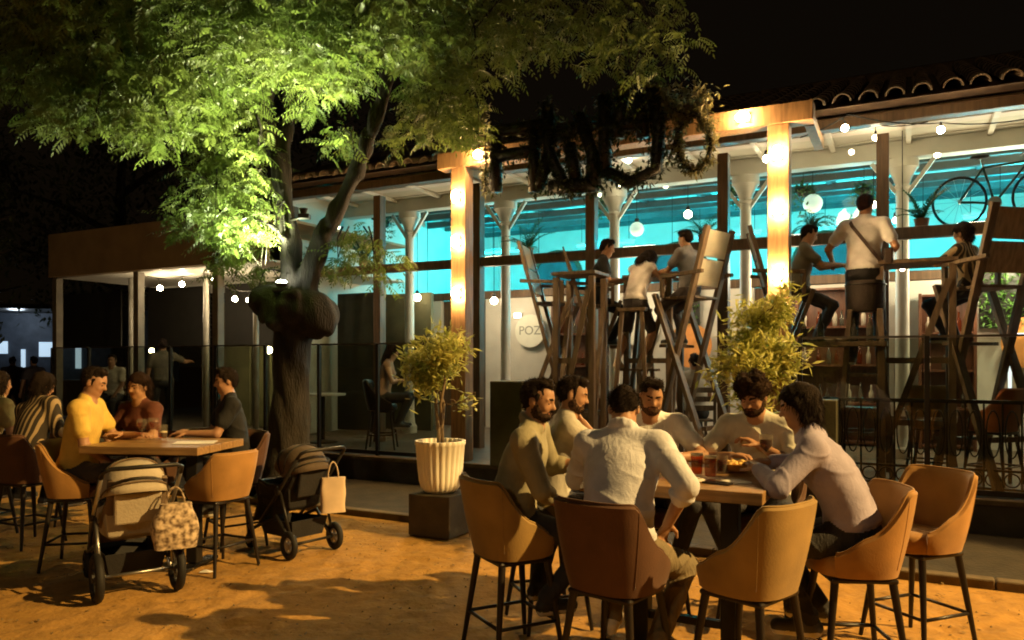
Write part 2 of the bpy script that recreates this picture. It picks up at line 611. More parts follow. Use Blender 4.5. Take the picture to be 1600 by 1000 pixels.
# arches on the rear wall, the shade of their openings painted flat
for px in (680, 870, 1060, 1290):
    sc_ = sF(px, 8.85)
    pts = [(sc_ + 0.62 * math.cos(a), 8.86, 3.62 + 0.62 * math.sin(a)) for a in np.linspace(0, PI, 17)]
    MB().tube(pts, 0.06, 8).build('arch_trim', WOODD, B, True)
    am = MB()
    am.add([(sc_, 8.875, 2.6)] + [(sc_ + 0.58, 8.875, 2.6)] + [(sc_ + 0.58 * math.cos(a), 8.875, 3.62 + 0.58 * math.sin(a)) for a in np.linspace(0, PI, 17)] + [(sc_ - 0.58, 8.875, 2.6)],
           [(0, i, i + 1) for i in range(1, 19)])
    am.build('arch_shade', mat('arch_dark', (0.05, 0.09, 0.10), 0.7), B)
# roof: barrel tiles
RS, RE0, RZ0 = math.tan(R(21)), 1.12, 4.47
tile_me = None
def tile_mesh(L, r):
    m = MB()
    n = 8
    for j, (y, q) in enumerate(((0, 1.0), (L, 0.86))):
        for k in range(n + 1):
            a = PI * k / n
            m.v.append((r * q * math.cos(a), y * math.cos(R(21)), r * q * math.sin(a) + y * math.sin(R(21))))
        for k in range(n + 1):
            a = PI * k / n
            m.v.append(((r * q - 0.016) * math.cos(a), y * math.cos(R(21)), (r * q - 0.016) * math.sin(a) + y * math.sin(R(21))))
    h = n + 1
    for k in range(n):
        m.f.append((k, k + 1, 2 * h + k + 1, 2 * h + k))
        m.f.append((h + k + 1, h + k, 3 * h + k, 3 * h + k + 1))
        m.f.append((k + 1, k, h + k, h + k + 1))
    return m
roof = MB()
roof.add([(-5.3, RE0 + 0.05, RZ0 - 0.03), (7.9, RE0 + 0.05, RZ0 - 0.03), (7.9, 5.3, RZ0 + 4.13 * RS - 0.03), (-5.3, 5.3, RZ0 + 4.13 * RS - 0.03), (7.9, 9.4, RZ0 + 0.3), (-5.3, 9.4, RZ0 + 0.3),
          (-5.3, 1.5, 4.46), (7.9, 1.5, 4.46)], [(0, 1, 2, 3), (3, 2, 4, 5), (0, 6, 7, 1)])
rf = roof.build('roof', TILE, B)
tm = None
k = 0
SP = 0.265
rest = MB()
ns = int(13.1 / SP)
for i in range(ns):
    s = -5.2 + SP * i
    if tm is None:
        tm = tile_mesh(0.46, 0.098).build('eave_tile', mat('lit_tile', (0.32, 0.25, 0.18), 0.8, var=0.3, scale=5, bump=0.3), rf, True, angle=40)  # lighter than the roof tile: lamplight on the eave ends put into colour
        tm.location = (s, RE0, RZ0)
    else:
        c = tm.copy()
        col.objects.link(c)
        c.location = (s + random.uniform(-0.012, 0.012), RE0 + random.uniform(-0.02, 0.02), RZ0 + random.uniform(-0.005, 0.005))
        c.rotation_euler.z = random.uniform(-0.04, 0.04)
    for j in range(1, 11):
        t = tile_mesh(0.46, 0.098)
        dy = 0.40 * j
        rest.add([(x + s + random.uniform(-0.01, 0.01), y + RE0 + dy * math.cos(R(21)), z + RZ0 + dy * math.sin(R(21)) + 0.004) for x, y, z in t.v], t.f)
up = rest.build('upper_tiling', TILE, rf, True, angle=40)
up['kind'] = 'stuff'
MB().tube([(-5.3, 5.3, RZ0 + 4.13 * RS), (7.9, 5.3, RZ0 + 4.13 * RS)], 0.11, 10).build('ridge', TILE, rf, True)

# turquoise light tubes under the hall ceiling
for i, (s, e, z) in enumerate([(-3.6, 6.4, 3.95), (-1.2, 6.4, 3.95), (1.2, 6.4, 3.95), (3.4, 6.4, 3.95), (5.6, 6.4, 3.95), (0.0, 5.2, 3.55), (2.3, 5.2, 3.55), (4.9, 5.2, 3.55), (-2.6, 5.2, 3.55)]):
    t = thing('light_tube', ('%s turquoise tube from the left in the upper row under the hall ceiling' % ('first', 'second', 'third', 'fourth', 'fifth')[i]) if i < 5 else ('turquoise tube of the lower row, %s' % ('above the ladder-like high table', 'left of the second lamp column', 'behind the bicycle', 'beside the first lamp column')[i - 5]), 'light', W(s, e, z), ZR, 'turquoise tubes under the hall ceiling')
    MB().tube([(-0.6, 0, 0), (0.6, 0, 0)], 0.022, 8).build('tube', CYAN, t, True)
    MB().box((0, 0, 0.05), (1.24, 0.07, 0.04)).build('housing', WHITEW, t)
    for q in (-0.5, 0.5):
        MB().tube([(q, 0, 0.06), (q, 0, 4.46 + (e - 3.08) * 0.068 - z - 0.02)], 0.006, 6).build('hanger', BLACKM, t)
    lamp('cyan_light', t, (0, 0, -0.06), 330 if i < 5 else 75, (0.0, 0.62, 0.76), 0.15)

# globes and lamps in the gallery
def pendant(px, py, e, r, m, label, top=4.37):
    s = sF(px, e)
    z = zF(px, py, e)
    t = thing('pendant_lamp', label, 'lamp', W(s, e, z), ZR)
    MB().sphere((0, 0, 0), r, 16, 10).build('globe', m, t, True)
    MB().lathe([(0.02, 0), (0.035, 0.0), (0.03, 0.05), (0.012, 0.07)], 10, (0, 0, r * 0.95)).build('cap', BLACKM, t, True)
    MB().tube([(0, 0, r + 0.05), (0, 0, top - z)], 0.006, 6).build('cord', BLACKM, t)
    return t
GLOBE = emit('frosted_globe', (1.0, 0.82, 0.55), 16)
GLOBEB = emit('bright_globe', (1.0, 0.80, 0.50), 45)
pendant(1270, 318, 3.2, 0.13, emit('dim_globe', (0.75, 1.0, 0.85), 0.7), 'large pale globe pendant right of the lit lamp column')
pendant(995, 358, 3.2, 0.11, emit('dim_globe', (0.75, 1.0, 0.85), 0.7), 'pale globe pendant above the girl in the white top')
pendant(1075, 335, 3.4, 0.06, GLOBEB, 'bright bulb pendant beside the hanging palm')
pendant(652, 465, 3.2, 0.065, GLOBEB, 'bright globe pendant above the seated girl behind glass')
pendant(668, 482, 3.9, 0.045, GLOBE, 'small globe pendant under the bright globe')
pendant(772, 470, 3.0, 0.06, GLOBEB, 'bright globe pendant just right of the first lamp column')
pendant(528, 355, 2.0, 0.03, GLOBE, 'tiny pendant bulb behind the forked tree trunk')
pendant(1198, 248, 2.2, 0.05, GLOBEB, 'bulb pendant left of the second lamp column')
pendant(970, 288, 2.6, 0.035, GLOBEB, 'small bulb pendant under the leafy sign')
pendant(982, 250, 2.0, 0.045, GLOBEB, 'bulb pendant showing through the leafy sign')
pendant(940, 300, 3.6, 0.08, GLOBE, 'round pendant below the leafy sign')
pendant(1040, 290, 3.6, 0.04, GLOBE, 'small pendant bulb under the wreath end of the sign')
pendant(1400, 344, 3.4, 0.045, GLOBE, 'small globe pendant right of the third post')
pendant(1410, 420, 2.2, 0.03, GLOBE, 'tiny bulb pendant below the transom right of the standing customer')
pendant(1365, 320, 3.6, 0.05, GLOBE, 'globe pendant behind the head of the high seated customer')

# soft wall lamps that light the gallery (box fittings on the partition, lights set forward)
for i, s in enumerate((-2.2, 0.5, 2.8, 5.0, 6.6)):
    t = thing('wall_lamp', 'small white box lamp on the gallery partition, %s from the left' % ('first', 'second', 'third', 'fourth', 'fifth', 'sixth')[i], 'lamp', W(s, 4.52, 2.45), ZR, 'box lamps on the gallery partition')
    MB().box((0, 0, 0), (0.16, 0.04, 0.10)).build('back_plate', WHITEW, t)
    MB().box((0, -0.045, 0), (0.12, 0.05, 0.08)).build('diffuser', emit('wall_diffuser', (1.0, 0.84, 0.58), 14), t, bevel=0.01)
    lamp('wall_light', t, (0, -1.2, 0.4), 70, (1.0, 0.72, 0.42), 0.25)

# ================================================================== lamp columns of the entrance
def lamp_column(px, zs, label, sgn):
    e = 0.15
    s = sF(px, e)
    y = W(s, e).y
    t = thing('lamp_column', label, 'column', W(s, e, 0), ZR)
    MB().box((0, 0, (TZ + 4.02) / 2 + 0.0), (0.21, 0.20, 4.02 - TZ)).build('post', WOODW, t, bevel=0.008)
    for py in zs:
        z = CH + (HOR - py) / F * y
        l = MB().box((0, -0.115, z), (0.09, 0.03, 0.12)).build('lamp', BLACKM, t)
        MB().sphere((0, -0.160, z), (0.052, 0.042, 0.075), 14, 10).build('bulb', BULBC, l, True)
    return t
lamp_column(722, (310, 380, 460), 'timber column with three glowing lamps behind the small potted tree', 1)
lamp_column(1218, (245, 330, 430), 'timber column with three glowing lamps behind the larger potted tree', -1)
lt = thing('portal_lintel', 'timber lintel joining the two lamp columns over the entrance', 'lintel', W(0, 0.15, 0), ZR)
sa, sb = sF(690, 0.15), sF(1272, 0.15)
MB().box(((sa + sb) / 2, 0, 4.12), (sb - sa, 0.22, 0.20)).build('beam', WOODW, lt, bevel=0.008)
for px, dz in ((752, 0), (1162, 0)):
    s = sF(px, 0.05)
    l = MB().box((s, -0.125, 4.12), (0.14, 0.03, 0.09)).build('lamp', BLACKM, lt)
    MB().sphere((s, -0.170, 4.12), (0.07, 0.042, 0.05), 14, 10).build('bulb', BULBC, l, True)
for px in (700, 1260):
    s = sF(px, 0.15)
    MB().box((s, 0.78, 4.12), (0.10, 1.04, 0.12)).build('tie_beam', WOODW, lt, bevel=0.006)

# ================================================================== canvas-roofed pavilion at the end of the terrace
PV = thing('terrace_pavilion', 'brown canvas awning pavilion with pale underside at the far end of the terrace', 'pavilion', frontO, ZR)
CANV = mat('brown_canvas', (0.33, 0.235, 0.13), 0.85, var=0.15, scale=3, bump=0.15)
s0, s1 = sF(78, 0), sF(420, 0)
MB().box(((s0 + s1) / 2, 0.0, 3.42), (s1 - s0, 0.06, 0.74)).build('valance', CANV, PV, bevel=0.01)
MB().box((s0 + 0.03, 1.75, 3.42), (0.06, 3.4, 0.74)).build('valance', CANV, PV, bevel=0.01)
MB().box(((s0 + s1) / 2, 1.78, 3.70), (s1 - s0 - 0.1, 3.44, 0.04)).build('canopy', CANV, PV)
MB().box(((s0 + s1) / 2, 1.78, 3.06), (s1 - s0 - 0.14, 3.4, 0.03)).build('lining', WHITEW, PV)
for px in (90, 217, 341):
    for e in (0.12, 3.3):
        MB().box((sF(px, 0.12), e, (TZ + 3.04) / 2), (0.12, 0.12, 3.04 - TZ)).build('post', mat('grey_paint', (0.17, 0.14, 0.10), 0.5), PV, bevel=0.006)
for px in (205, 322, 400):
    MB().tube([(sF(px, 0.7), 0.7, TZ), (sF(px, 0.7), 0.7, 3.04)], 0.045, 10).build('gutter_pipe', mat('pale_paint', (0.30, 0.28, 0.24), 0.4), PV, True)
ARCHT = MB().box((sF(560, 2.6), 2.6, 1.6), (0.9, 0.05, 2.4)).build('screen_panel', mat('dark_lattice', (0.05, 0.045, 0.03), 0.8), PV, bevel=0.01)
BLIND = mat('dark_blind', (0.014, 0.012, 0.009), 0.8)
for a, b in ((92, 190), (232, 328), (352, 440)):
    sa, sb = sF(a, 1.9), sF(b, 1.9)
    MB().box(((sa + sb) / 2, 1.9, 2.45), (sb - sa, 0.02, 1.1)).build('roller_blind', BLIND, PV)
PANEL = mat('olive_panel', (0.16, 0.15, 0.07), 0.7, var=0.25, scale=3)
for a, b in ((355, 392), (396, 440), (470, 505)):
    sa, sb = sF(a, 2.6), sF(b, 2.6)
    MB().box(((sa + sb) / 2, 2.6, 1.15), (sb - sa, 0.05, 1.56)).build('screen_panel', PANEL, PV, bevel=0.01)
MB().box(((s0 + s1) / 2 + 0.3, 3.46, 1.6), (s1 - s0 + 0.4, 0.08, 2.48)).build('rear_screen', mat('rear_olive', (0.14, 0.125, 0.065), 0.8, var=0.4, scale=2), PV)

# ================================================================== glass windbreak along the terrace edge
def windbreak(sa, sb, n, label):
    t = thing('glass_balustrade', label, 'balustrade', frontO, ZR)
    wd = (sb - sa) / n
    for i in range(n):
        a = sa + wd * i
        MB().box((a + wd / 2, 0.06, TZ + 0.06 + 0.70), (wd - 0.06, 0.012, 1.40)).build('pane', GLASSB, t)
        MB().box((a + wd / 2, 0.06, TZ + 1.475), (wd - 0.05, 0.03, 0.022)).build('top_rail', mat('rail_metal', (0.12, 0.10, 0.08), 0.35, metal=0.7), t)
        MB().box((a + wd / 2, 0.06, TZ + 0.04), (wd - 0.05, 0.035, 0.05)).build('bottom_rail', BLACKM, t)
    for i in range(n + 1):
        MB().box((sa + wd * i, 0.06, TZ + 0.74), (0.045, 0.045, 1.48)).build('post', BLACKM, t, bevel=0.004)
    return t
windbreak(-9.0, sF(690, 0.06), 8, 'long glass windbreak with black posts behind the tree and the left table')
windbreak(sF(1250, 0.06), 6.6, 3, 'glass windbreak with dark posts behind the near right bar stools')

# wrought-iron railing behind the right windbreak
ir = thing('iron_railing', 'black wrought-iron railing with a row of rings behind the right windbreak', 'railing', frontO, ZR)
ra, rb = sF(1285, 0.3), 6.6
for z in (TZ + 0.05, TZ + 0.22, TZ + 0.86):
    MB().box(((ra + rb) / 2, 0.3, z), (rb - ra, 0.03, 0.022 if z < 1 else 0.035)).build('rail', IRON, ir)
s = ra + 0.06
while s < rb:
    MB().tube([(s, 0.3, TZ), (s, 0.3, TZ + 0.85)], 0.010, 6).build('baluster', IRON, ir)
    pts = [(s + 0.075 + 0.062 * math.cos(a), 0.3, TZ + 0.135 + 0.062 * math.sin(a)) for a in np.linspace(0, 2 * PI, 14)[:-1]]
    MB().tube(pts, 0.008, 5, closed=True).build('ring', IRON, ir, True)
    pts = [(s + 0.075 + 0.055 * math.cos(a), 0.3, TZ + 0.56 + 0.22 * math.sin(a)) for a in np.linspace(0, 2 * PI, 18)[:-1]]
    MB().tube(pts, 0.007, 5, closed=True).build('scroll', IRON, ir, True)
    s += 0.15

# ================================================================== strings of bulbs
def string(pts, nb, label, bulbm, r=0.034, skip=()):
    """pts: list of world points the cable hangs through; bulbs: list of world points"""
    o = pts[0]
    t = thing('string_light', label, 'lights', o)
    P = []
    for a, b in zip(pts[:-1], pts[1:]):
        for k in range(8):
            q = k / 8
            p = a.lerp(b, q)
            P.append(p - o + Vector((0, 0, -0.10 * 4 * q * (1 - q) * min(1, (b - a).length / 2))))
    P.append(pts[-1] - o)
    MB().tube(P, 0.007, 6).build('cable', BLACKM, t)
    for p in nb:
        q = p - o
        best = min(P, key=lambda c: (c.x - q.x) ** 2 + (c.y - q.y) ** 2)
        b = MB().lathe([(0.010, 0.0), (0.014, 0.0), (0.014, 0.045), (0.006, 0.05)], 8, (q.x, q.y, q.z + r * 0.9)).build('socket', BLACKM, t)
        MB().sphere((q.x, q.y, q.z), r, 12, 8).build('bulb', bulbm, b, True)
        if best.z > q.z + r:
            MB().tube([(q.x, q.y, q.z + r + 0.03), best], 0.005, 5).build('drop', BLACKM, t)
    return t

def fp(px, py, e):
    s = sF(px, e)
    return W(s, e, zF(px, py, e))
string([fp(1250, 215, 0.95), fp(1325, 178, 0.95), fp(1470, 192, 0.95), fp(1640, 178, 0.95)], [fp(1320, 200, 0.95), fp(1470, 203, 0.95)], 'cable with two bright bulbs under the tiled eave at the right', BULBW, 0.036)
string([fp(1300, 188, 1.95), fp(1368, 196, 1.95), fp(1450, 190, 1.95)], [fp(1368, 215, 1.95)], 'short cable with one bulb behind the second timber post', BULBW, 0.034)
string([fp(225, 430, 0.6), fp(285, 432, 0.6), fp(345, 428, 0.6)], [fp(250, 450, 0.6), fp(284, 444, 0.6), fp(335, 436, 0.6)], 'cable of three bulbs under the pavilion canopy', BULBW, 0.042)
string([fp(345, 445, 0.9), fp(390, 455, 0.9), fp(445, 450, 0.9)], [fp(367, 467, 0.9), fp(389, 469, 0.9)], 'cable of two bulbs between the pavilion and the tree', BULBW, 0.042)

def sconce(px, py, e, label, r=0.06):
    t = thing('globe_lamp', label, 'lamp', fp(px, py, e))
    MB().sphere((0, 0, 0), r, 12, 8).build('globe', BULBW, t, True)
    z = fp(px, py, e).z
    MB().tube([(0, 0, -r), (0, 0, TZ - z)], 0.012, 6).build('stem', BLACKM, t)
    MB().lathe([(0.10, 0), (0.10, 0.015), (0.02, 0.03)], 12, (0, 0, TZ - z)).build('base', BLACKM, t)
sconce(420, 547, 2.2, 'white globe lamp on a thin stem left of the tree trunk')
sconce(237, 548, 2.2, 'small white globe lamp on a thin stem behind the left table', 0.045)

# ================================================================== lit bar far beyond the left table
fb = thing('distant_bar', 'far bright blue-white bar glowing beyond the left table', 'bar', (-13.4, 20.5, 0), 0.3)
MB().box((0, 0, 0.55), (8.0, 0.6, 1.1)).build('counter', WOODD, fb)
MB().box((0, 1.6, 2.0), (8.0, 0.1, 2.0)).build('rear_wall', mat('blue_wall', (0.06, 0.07, 0.09), 0.6), fb)
MB().box((0, 0.7, 3.05), (8.4, 2.6, 0.12)).build('roof', BLACKM, fb)
for q in (-3.9, 3.9):
    MB().box((q, -0.3, 1.5), (0.12, 0.12, 3.0)).build('post', BLACKM, fb)
for q, wd, zz, hh in ((-2.9, 0.4, 1.9, 0.5), (-1.9, 0.12, 1.6, 0.9), (-0.7, 0.42, 2.0, 0.35), (-0.1, 0.10, 1.55, 0.8), (0.55, 0.5, 1.95, 0.42), (1.3, 0.14, 1.7, 0.6), (2.6, 0.5, 1.9, 0.4)):
    MB().box((q, 1.5, zz), (wd, 0.06, hh)).build('light_panel', emit('blue_panel', (0.62, 0.82, 1.0), 0.7), fb)
lamp('bar_light', fb, (0, 0.5, 2.8), 25, (0.7, 0.85, 1.0), 0.2)
# ================================================================== bar stools
VELV = mat('caramel_velvet', (0.34, 0.175, 0.047), 0.75, var=0.24, scale=4, bump=0.1, bscale=120, sheen=0.25)
VELM = mat('mustard_velvet', (0.28, 0.175, 0.052), 0.75, var=0.24, scale=4, bump=0.1, bscale=120, sheen=0.25)
VELB = mat('shaded_velvet', (0.085, 0.036, 0.016), 0.75, var=0.14, scale=7, bump=0.1, bscale=120, sheen=0.2)  # stool velvet with the shade on the backs put into its colour
LEGM = mat('black_leg', (0.014, 0.010, 0.008), 0.4, var=0.2)

def stool(loc, rz, label, m, group=None, hb=0.305, wide=0.235):
    t = thing('bar_stool', label, 'bar stool', loc, rz, group)
    a, b = wide, 0.22
    nphi, nz = 44, 9
    PM = R(128)
    z0 = 0.555

    def plan(ph, off=0.0):
        p = 0.72
        x = (a + off) * math.copysign(abs(math.sin(ph)) ** p, math.sin(ph))
        y = -(b + off) * math.copysign(abs(math.cos(ph)) ** p, math.cos(ph))
        return x, y

    def top(ph):
        q = abs(ph) / PM
        if q < 0.34:
            k = 1.0
        elif q < 0.43:
            u = (q - 0.34) / 0.09
            k = 1.0 - 0.12 * u * u
        else:
            u = min(1.0, (q - 0.43) / 0.57)
            k = 0.88 * (1 - u) ** 1.75
        return 0.105 + hb * k
    m1 = MB()
    vs = []
    for i in range(nphi + 1):
        ph = -PM + 2 * PM * i / nphi
        h = top(ph)
        back = max(0, math.cos(ph * 0.8))
        ring = []
        for j in range(nz + 1):
            q = j / nz
            z = z0 + h * q
            fl = -0.028 * (1 - q) ** 2 + 0.055 * q * back * (h / 0.42)
            x, y = plan(ph, fl)
            ring.append((x, y, z))
        x, y = plan(ph, 0.055 * back * (h / 0.42) - 0.017)
        ring.append((x, y, z0 + h + 0.014))
        for j in range(nz, -1, -1):
            q = j / nz
            z = z0 + h * q
            fl = 0.055 * q * back * (h / 0.42) - 0.036 - 0.012 * (1 - q)
            x, y = plan(ph, fl)
            ring.append((x, y, z))
        vs.append(ring)
    nr = len(vs[0])
    flat = [p for r_ in vs for p in r_]
    fs = []
    for i in range(nphi):
        for j in range(nr - 1):
            fs.append((i * nr + j, (i + 1) * nr + j, (i + 1) * nr + j + 1, i * nr + j + 1))
        fs.append((i * nr + nr - 1, (i + 1) * nr + nr - 1, (i + 1) * nr, i * nr))
    fs.append(tuple(range(nr)))
    fs.append(tuple(nphi * nr + j for j in range(nr - 1, -1, -1)))
    m1.add(flat, fs)
    bo_ = m1.build('backrest', m, t, True, angle=55)
    MB().tube([vs[i][nz + 1] for i in range(nphi + 1)], 0.0055, 6).build('piping', m, bo_, True)
    for i in (nphi * 31 // 100, nphi - nphi * 31 // 100):
        MB().tube([tuple(Vector(p_) * 1.0) for p_ in vs[i][1:nz + 1]], 0.0022, 5).build('seam', m, bo_, True)
    c = MB()
    rows = [(-0.03, 0.0), (0.0, 0.012), (0.005, 0.05), (-0.004, 0.085), (-0.03, 0.105), (-0.10, 0.112)]
    n = 40
    for off, z in rows:
        for k in range(n):
            ph = 2 * PI * k / n
            x, y = plan(ph, off - 0.045)
            c.v.append((x, y + 0.01 + (0.025 if y > 0 else 0), 0.545 + z))
    for i in range(len(rows) - 1):
        for k in range(n):
            k2 = (k + 1) % n
            c.f.append((i * n + k, i * n + k2, (i + 1) * n + k2, (i + 1) * n + k))
    c.f.append(tuple(range(n - 1, -1, -1)))
    c.f.append(tuple((len(rows) - 1) * n + k for k in range(n)))
    c.build('seat', m, t, True, angle=60)
    MB().box((0, 0.0, 0.535), (0.34, 0.32, 0.026)).build('seat_base', LEGM, t, bevel=0.01)
    ft = {}
    for sx in (-1, 1):
        for sy in (-1, 1):
            A = Vector((sx * 0.145, sy * 0.135, 0.545))
            Bq = Vector((sx * 0.215, sy * 0.20, 0.0))
            MB().tube([A, Bq], [0.021, 0.012], 10).build('leg', LEGM, t, True, angle=40)
            ft[(sx, sy)] = A.lerp(Bq, 0.62)
    z = 0.0
    for p, q in (((-1, -1), (1, -1)), ((1, -1), (1, 1)), ((1, 1), (-1, 1)), ((-1, 1), (-1, -1))):
        MB().tube([ft[p], ft[q]], 0.010, 8).build('footrest', LEGM, t, True)
    return t

def yaw_to(p, q):
    """rotation that turns local +y from p towards q"""
    return math.atan2(q[1] - p[1], q[0] - p[0]) - PI / 2

TC = Vector((0.93, 4.12, 0))          # near table centre
S1 = Vector((0.0, 4.22, 0)); S2 = Vector((0.49, 3.60, 0)); S3 = Vector((1.10, 3.56, 0))
S4 = Vector((1.72, 3.88, 0)); S5 = Vector((2.30, 4.36, 0))
SP2 = Vector((0.22, 4.72, 0)); SP4 = Vector((0.93, 5.02, 0)); SP5 = Vector((1.57, 4.82, 0))
Y1, Y2, Y3, Y4, Y5 = R(-62), R(-40), R(42), R(86), R(112)
stool(S1, Y1, 'mustard bucket bar stool under the bearded man in the khaki shirt', VELM)
stool(S2, Y2, 'shade-darkened bucket bar stool under the man in the pale shirt, its back to us', VELB)
stool(S3, Y3, 'empty mustard bucket bar stool with its back to us at the table corner', VELM)
stool(S4, Y4, 'caramel bucket bar stool under the long-haired person in the mauve shirt', VELV)
stool(S5, Y5, 'empty caramel bucket bar stool standing rightmost, its dark inside showing', VELV)
stool(SP2, R(-72), 'olive bucket bar stool behind the bearded man', mat('olive_velvet', (0.17, 0.13, 0.05), 0.75, sheen=0.2))
stool(SP4, R(170), 'bar stool under the man in the white tee facing us', VELB)
stool(SP5, R(145), 'bar stool under the curly-haired man', VELB)
# left table
L1 = Vector((-3.42, 6.05, 0)); LT = Vector((-2.72, 6.02, 0)); S6 = Vector((-2.27, 5.95, 0))
stool(L1, R(-80), 'caramel bucket bar stool under the man in the yellow tee', VELV)
stool(S6, R(62), 'empty caramel bucket bar stool between the two pushchairs', VELV, hb=0.24)
stool(Vector((-4.25, 6.75, 0)), R(-25), 'bar stool under the person in the striped shirt', VELB)
stool(Vector((-3.15, 6.62, 0)), R(160), 'bar stool under the woman facing us at the left table', VELB)
stool(Vector((-2.42, 6.72, 0)), R(130), 'bar stool under the person in black at the left table', VELB)
# stools on the terrace behind the right railing
stool(W(sF(1552, 0.85), 0.85, TZ), R(60) - TH, 'orange bucket bar stool on the terrace behind the right railing', mat('orange_velvet', (0.42, 0.13, 0.035), 0.7, sheen=0.2))
stool(W(sF(1455, 1.0), 1.0, TZ), R(190) - TH, 'tan bucket bar stool on the terrace beneath the high chair', VELM)
stool(W(sF(597, 0.75), 0.75, TZ), R(-60) - TH, 'dark bar stool under the girl seated behind the glass', LEGM)

# ================================================================== tables
def table(loc, rz, L, D, z, label, n=4):
    t = thing('bar_table', label, 'table', loc, rz)
    wd = D / n
    for i in range(n):
        MB().box((0, -D / 2 + wd * (i + 0.5), z - 0.029 + random.uniform(-0.001, 0.001)), (L, wd - 0.003, 0.058)).build('plank', WOODT, t, bevel=0.004)
    MB().box((0, 0, z - 0.074), (L * 0.7, D * 0.6, 0.028)).build('apron', BLACKM, t)
    for q in (-1, 1):
        l = MB().box((q * L * 0.26, 0, (z - 0.1) / 2 + 0.02), (0.09, 0.09, z - 0.14)).build('leg', BLACKM, t, bevel=0.006)
        MB().box((q * L * 0.26, 0, 0.015), (0.10, D * 0.78, 0.03)).build('foot', BLACKM, l, bevel=0.006)
    MB().box((0, 0, 0.22), (L * 0.5, 0.04, 0.04)).build('stretcher', BLACKM, t)
    return t
TZ1 = 0.985
table(TC, -TH, 0.92, 0.76, TZ1, 'high plank-topped table with drinks in front of the six friends')
table(LT, R(-8), 0.95, 0.70, 0.97, 'high table at the left, pale paper on its end')
MB_ = MB().box((0, 0, 0), (0.30, 0.22, 0.003)).build('paper_sheet', mat('white_paper', (0.8, 0.78, 0.72), 0.6), None, loc=LT + Vector((0.26, -0.06, 0.9735)), rz=R(12))
tag(MB_, 'white paper menu lying on the end of the left table', 'menu')

def put(off, z=TZ1):
    x, y = rot2(off[0], off[1], -TH)
    return Vector((TC.x + x, TC.y + y, z + 0.002))

def tumbler(px, y, r, h, fill, label, drink=BEER, base=TZ1, stem=False, taper=0.85):
    p = at(px, 700, y)
    t = thing('drinking_glass', label, 'glass', (p.x, p.y, base + 0.002))
    if stem:
        MB().lathe([(0.034, 0), (0.034, 0.004), (0.006, 0.010), (0.005, 0.08), (0.02, 0.095), (r, 0.14), (r * 0.95, h), (r * 0.95 - 0.002, h), (r - 0.003, 0.14), (0.0, 0.098)], 20).build('glass_body', GLASSD, t, True)
        if fill:
            MB().lathe([(0.002, 0.100), (r - 0.006, 0.138), (r - 0.007, 0.138 + (h - 0.14) * fill), (0, 0.138 + (h - 0.14) * fill)], 18).build('drink', drink, t, True)
    else:
        rb = r * taper
        MB().lathe([(rb, 0), (r, h), (r - 0.0025, h), (rb - 0.003, 0.012), (0, 0.012)], 20).build('glass_body', GLASSD, t, True, angle=50)
        if fill:
            ht = 0.014 + (h - 0.014) * fill
            rt = rb + (r - rb) * ht / h - 0.0035
            MB().lathe([(rb - 0.004, 0.014), (rt, ht), (0, ht)], 18).build('drink', drink, t, True, angle=50)
            if drink is BEER:
                MB().lathe([(rt, ht), (rt, ht + 0.012), (0, ht + 0.014)], 18).build('foam', mat('beer_foam', (0.75, 0.66, 0.48), 0.8), t, True)
    return t
tumbler(1047, 4.02, 0.038, 0.165, 0.25, 'tall almost empty beer glass in front of the man in the white tee', taper=0.75)
tumbler(1089, 4.12, 0.036, 0.125, 0.85, 'short amber beer glass left of the foamy one')
tumbler(1110, 4.02, 0.036, 0.145, 0.72, 'amber beer glass with a pale foamy top near the table middle')
tumbler(1003, 4.12, 0.042, 0.19, 0.0, 'empty wine glass beside the man in the pale shirt', stem=True)
tumbler(1128, 4.22, 0.034, 0.10, 0.7, 'small tumbler of dark drink beside the bowl', drink=glass('cola', (0.25, 0.07, 0.02), dirt=0.2, dirtc=(0.1, 0.02, 0.01)))
bo = thing('snack_bowl', 'wide wooden bowl of yellow snacks by the curly-haired man', 'bowl', (*at(1152, 720, 4.28).xy, TZ1 + 0.002))
MB().lathe([(0.05, 0), (0.085, 0.02), (0.11, 0.05), (0.104, 0.05), (0.08, 0.028), (0, 0.022)], 26).build('bowl', mat('amber_bowl', (0.55, 0.26, 0.06), 0.35), bo, True, angle=60)
sn = MB()
for i in range(46):
    a, r_ = random.uniform(0, 2 * PI), 0.078 * math.sqrt(random.random())
    sn.sphere((r_ * math.cos(a), r_ * math.sin(a), 0.045 + random.uniform(0, 0.022) * (1 - r_ / 0.09)), (0.016, 0.011, 0.008), 6, 4)
x_ = sn.build('snack', mat('yellow_snack', (0.8, 0.55, 0.16), 0.6), bo, True)
x_['kind'] = 'stuff'
pl = thing('small_plate', 'white plate with a fork near the front of the table', 'plate', (*at(1075, 745, 3.92).xy, TZ1 + 0.002))
MB().lathe([(0.045, 0), (0.05, 0.004), (0.085, 0.012), (0.083, 0.014), (0.045, 0.007), (0, 0.007)], 26).build('plate', WHITEW, pl, True, angle=60)
MB().bar((-0.08, -0.01, 0.016), (0.09, 0.03, 0.012), 0.008, 0.003).build('fork', STEEL, pl)
ph_ = MB().box((0, 0, 0.005), (0.07, 0.145, 0.009)).build('phone', mat('phone_glass', (0.015, 0.015, 0.018), 0.1), None, bevel=0.003, loc=(*at(1122, 745, 3.86).xy, TZ1 + 0.001), rz=R(50))
tag(ph_, 'dark phone lying on the table beside the white plate', 'phone')
npk = MB().box((0, 0, 0.004), (0.11, 0.11, 0.006)).build('napkin', mat('white_paper', (0.8, 0.78, 0.72), 0.6), None, loc=(*at(1150, 750, 3.90).xy, TZ1 + 0.001), rz=R(20))
tag(npk, 'folded white napkin near the right end of the table', 'napkin')
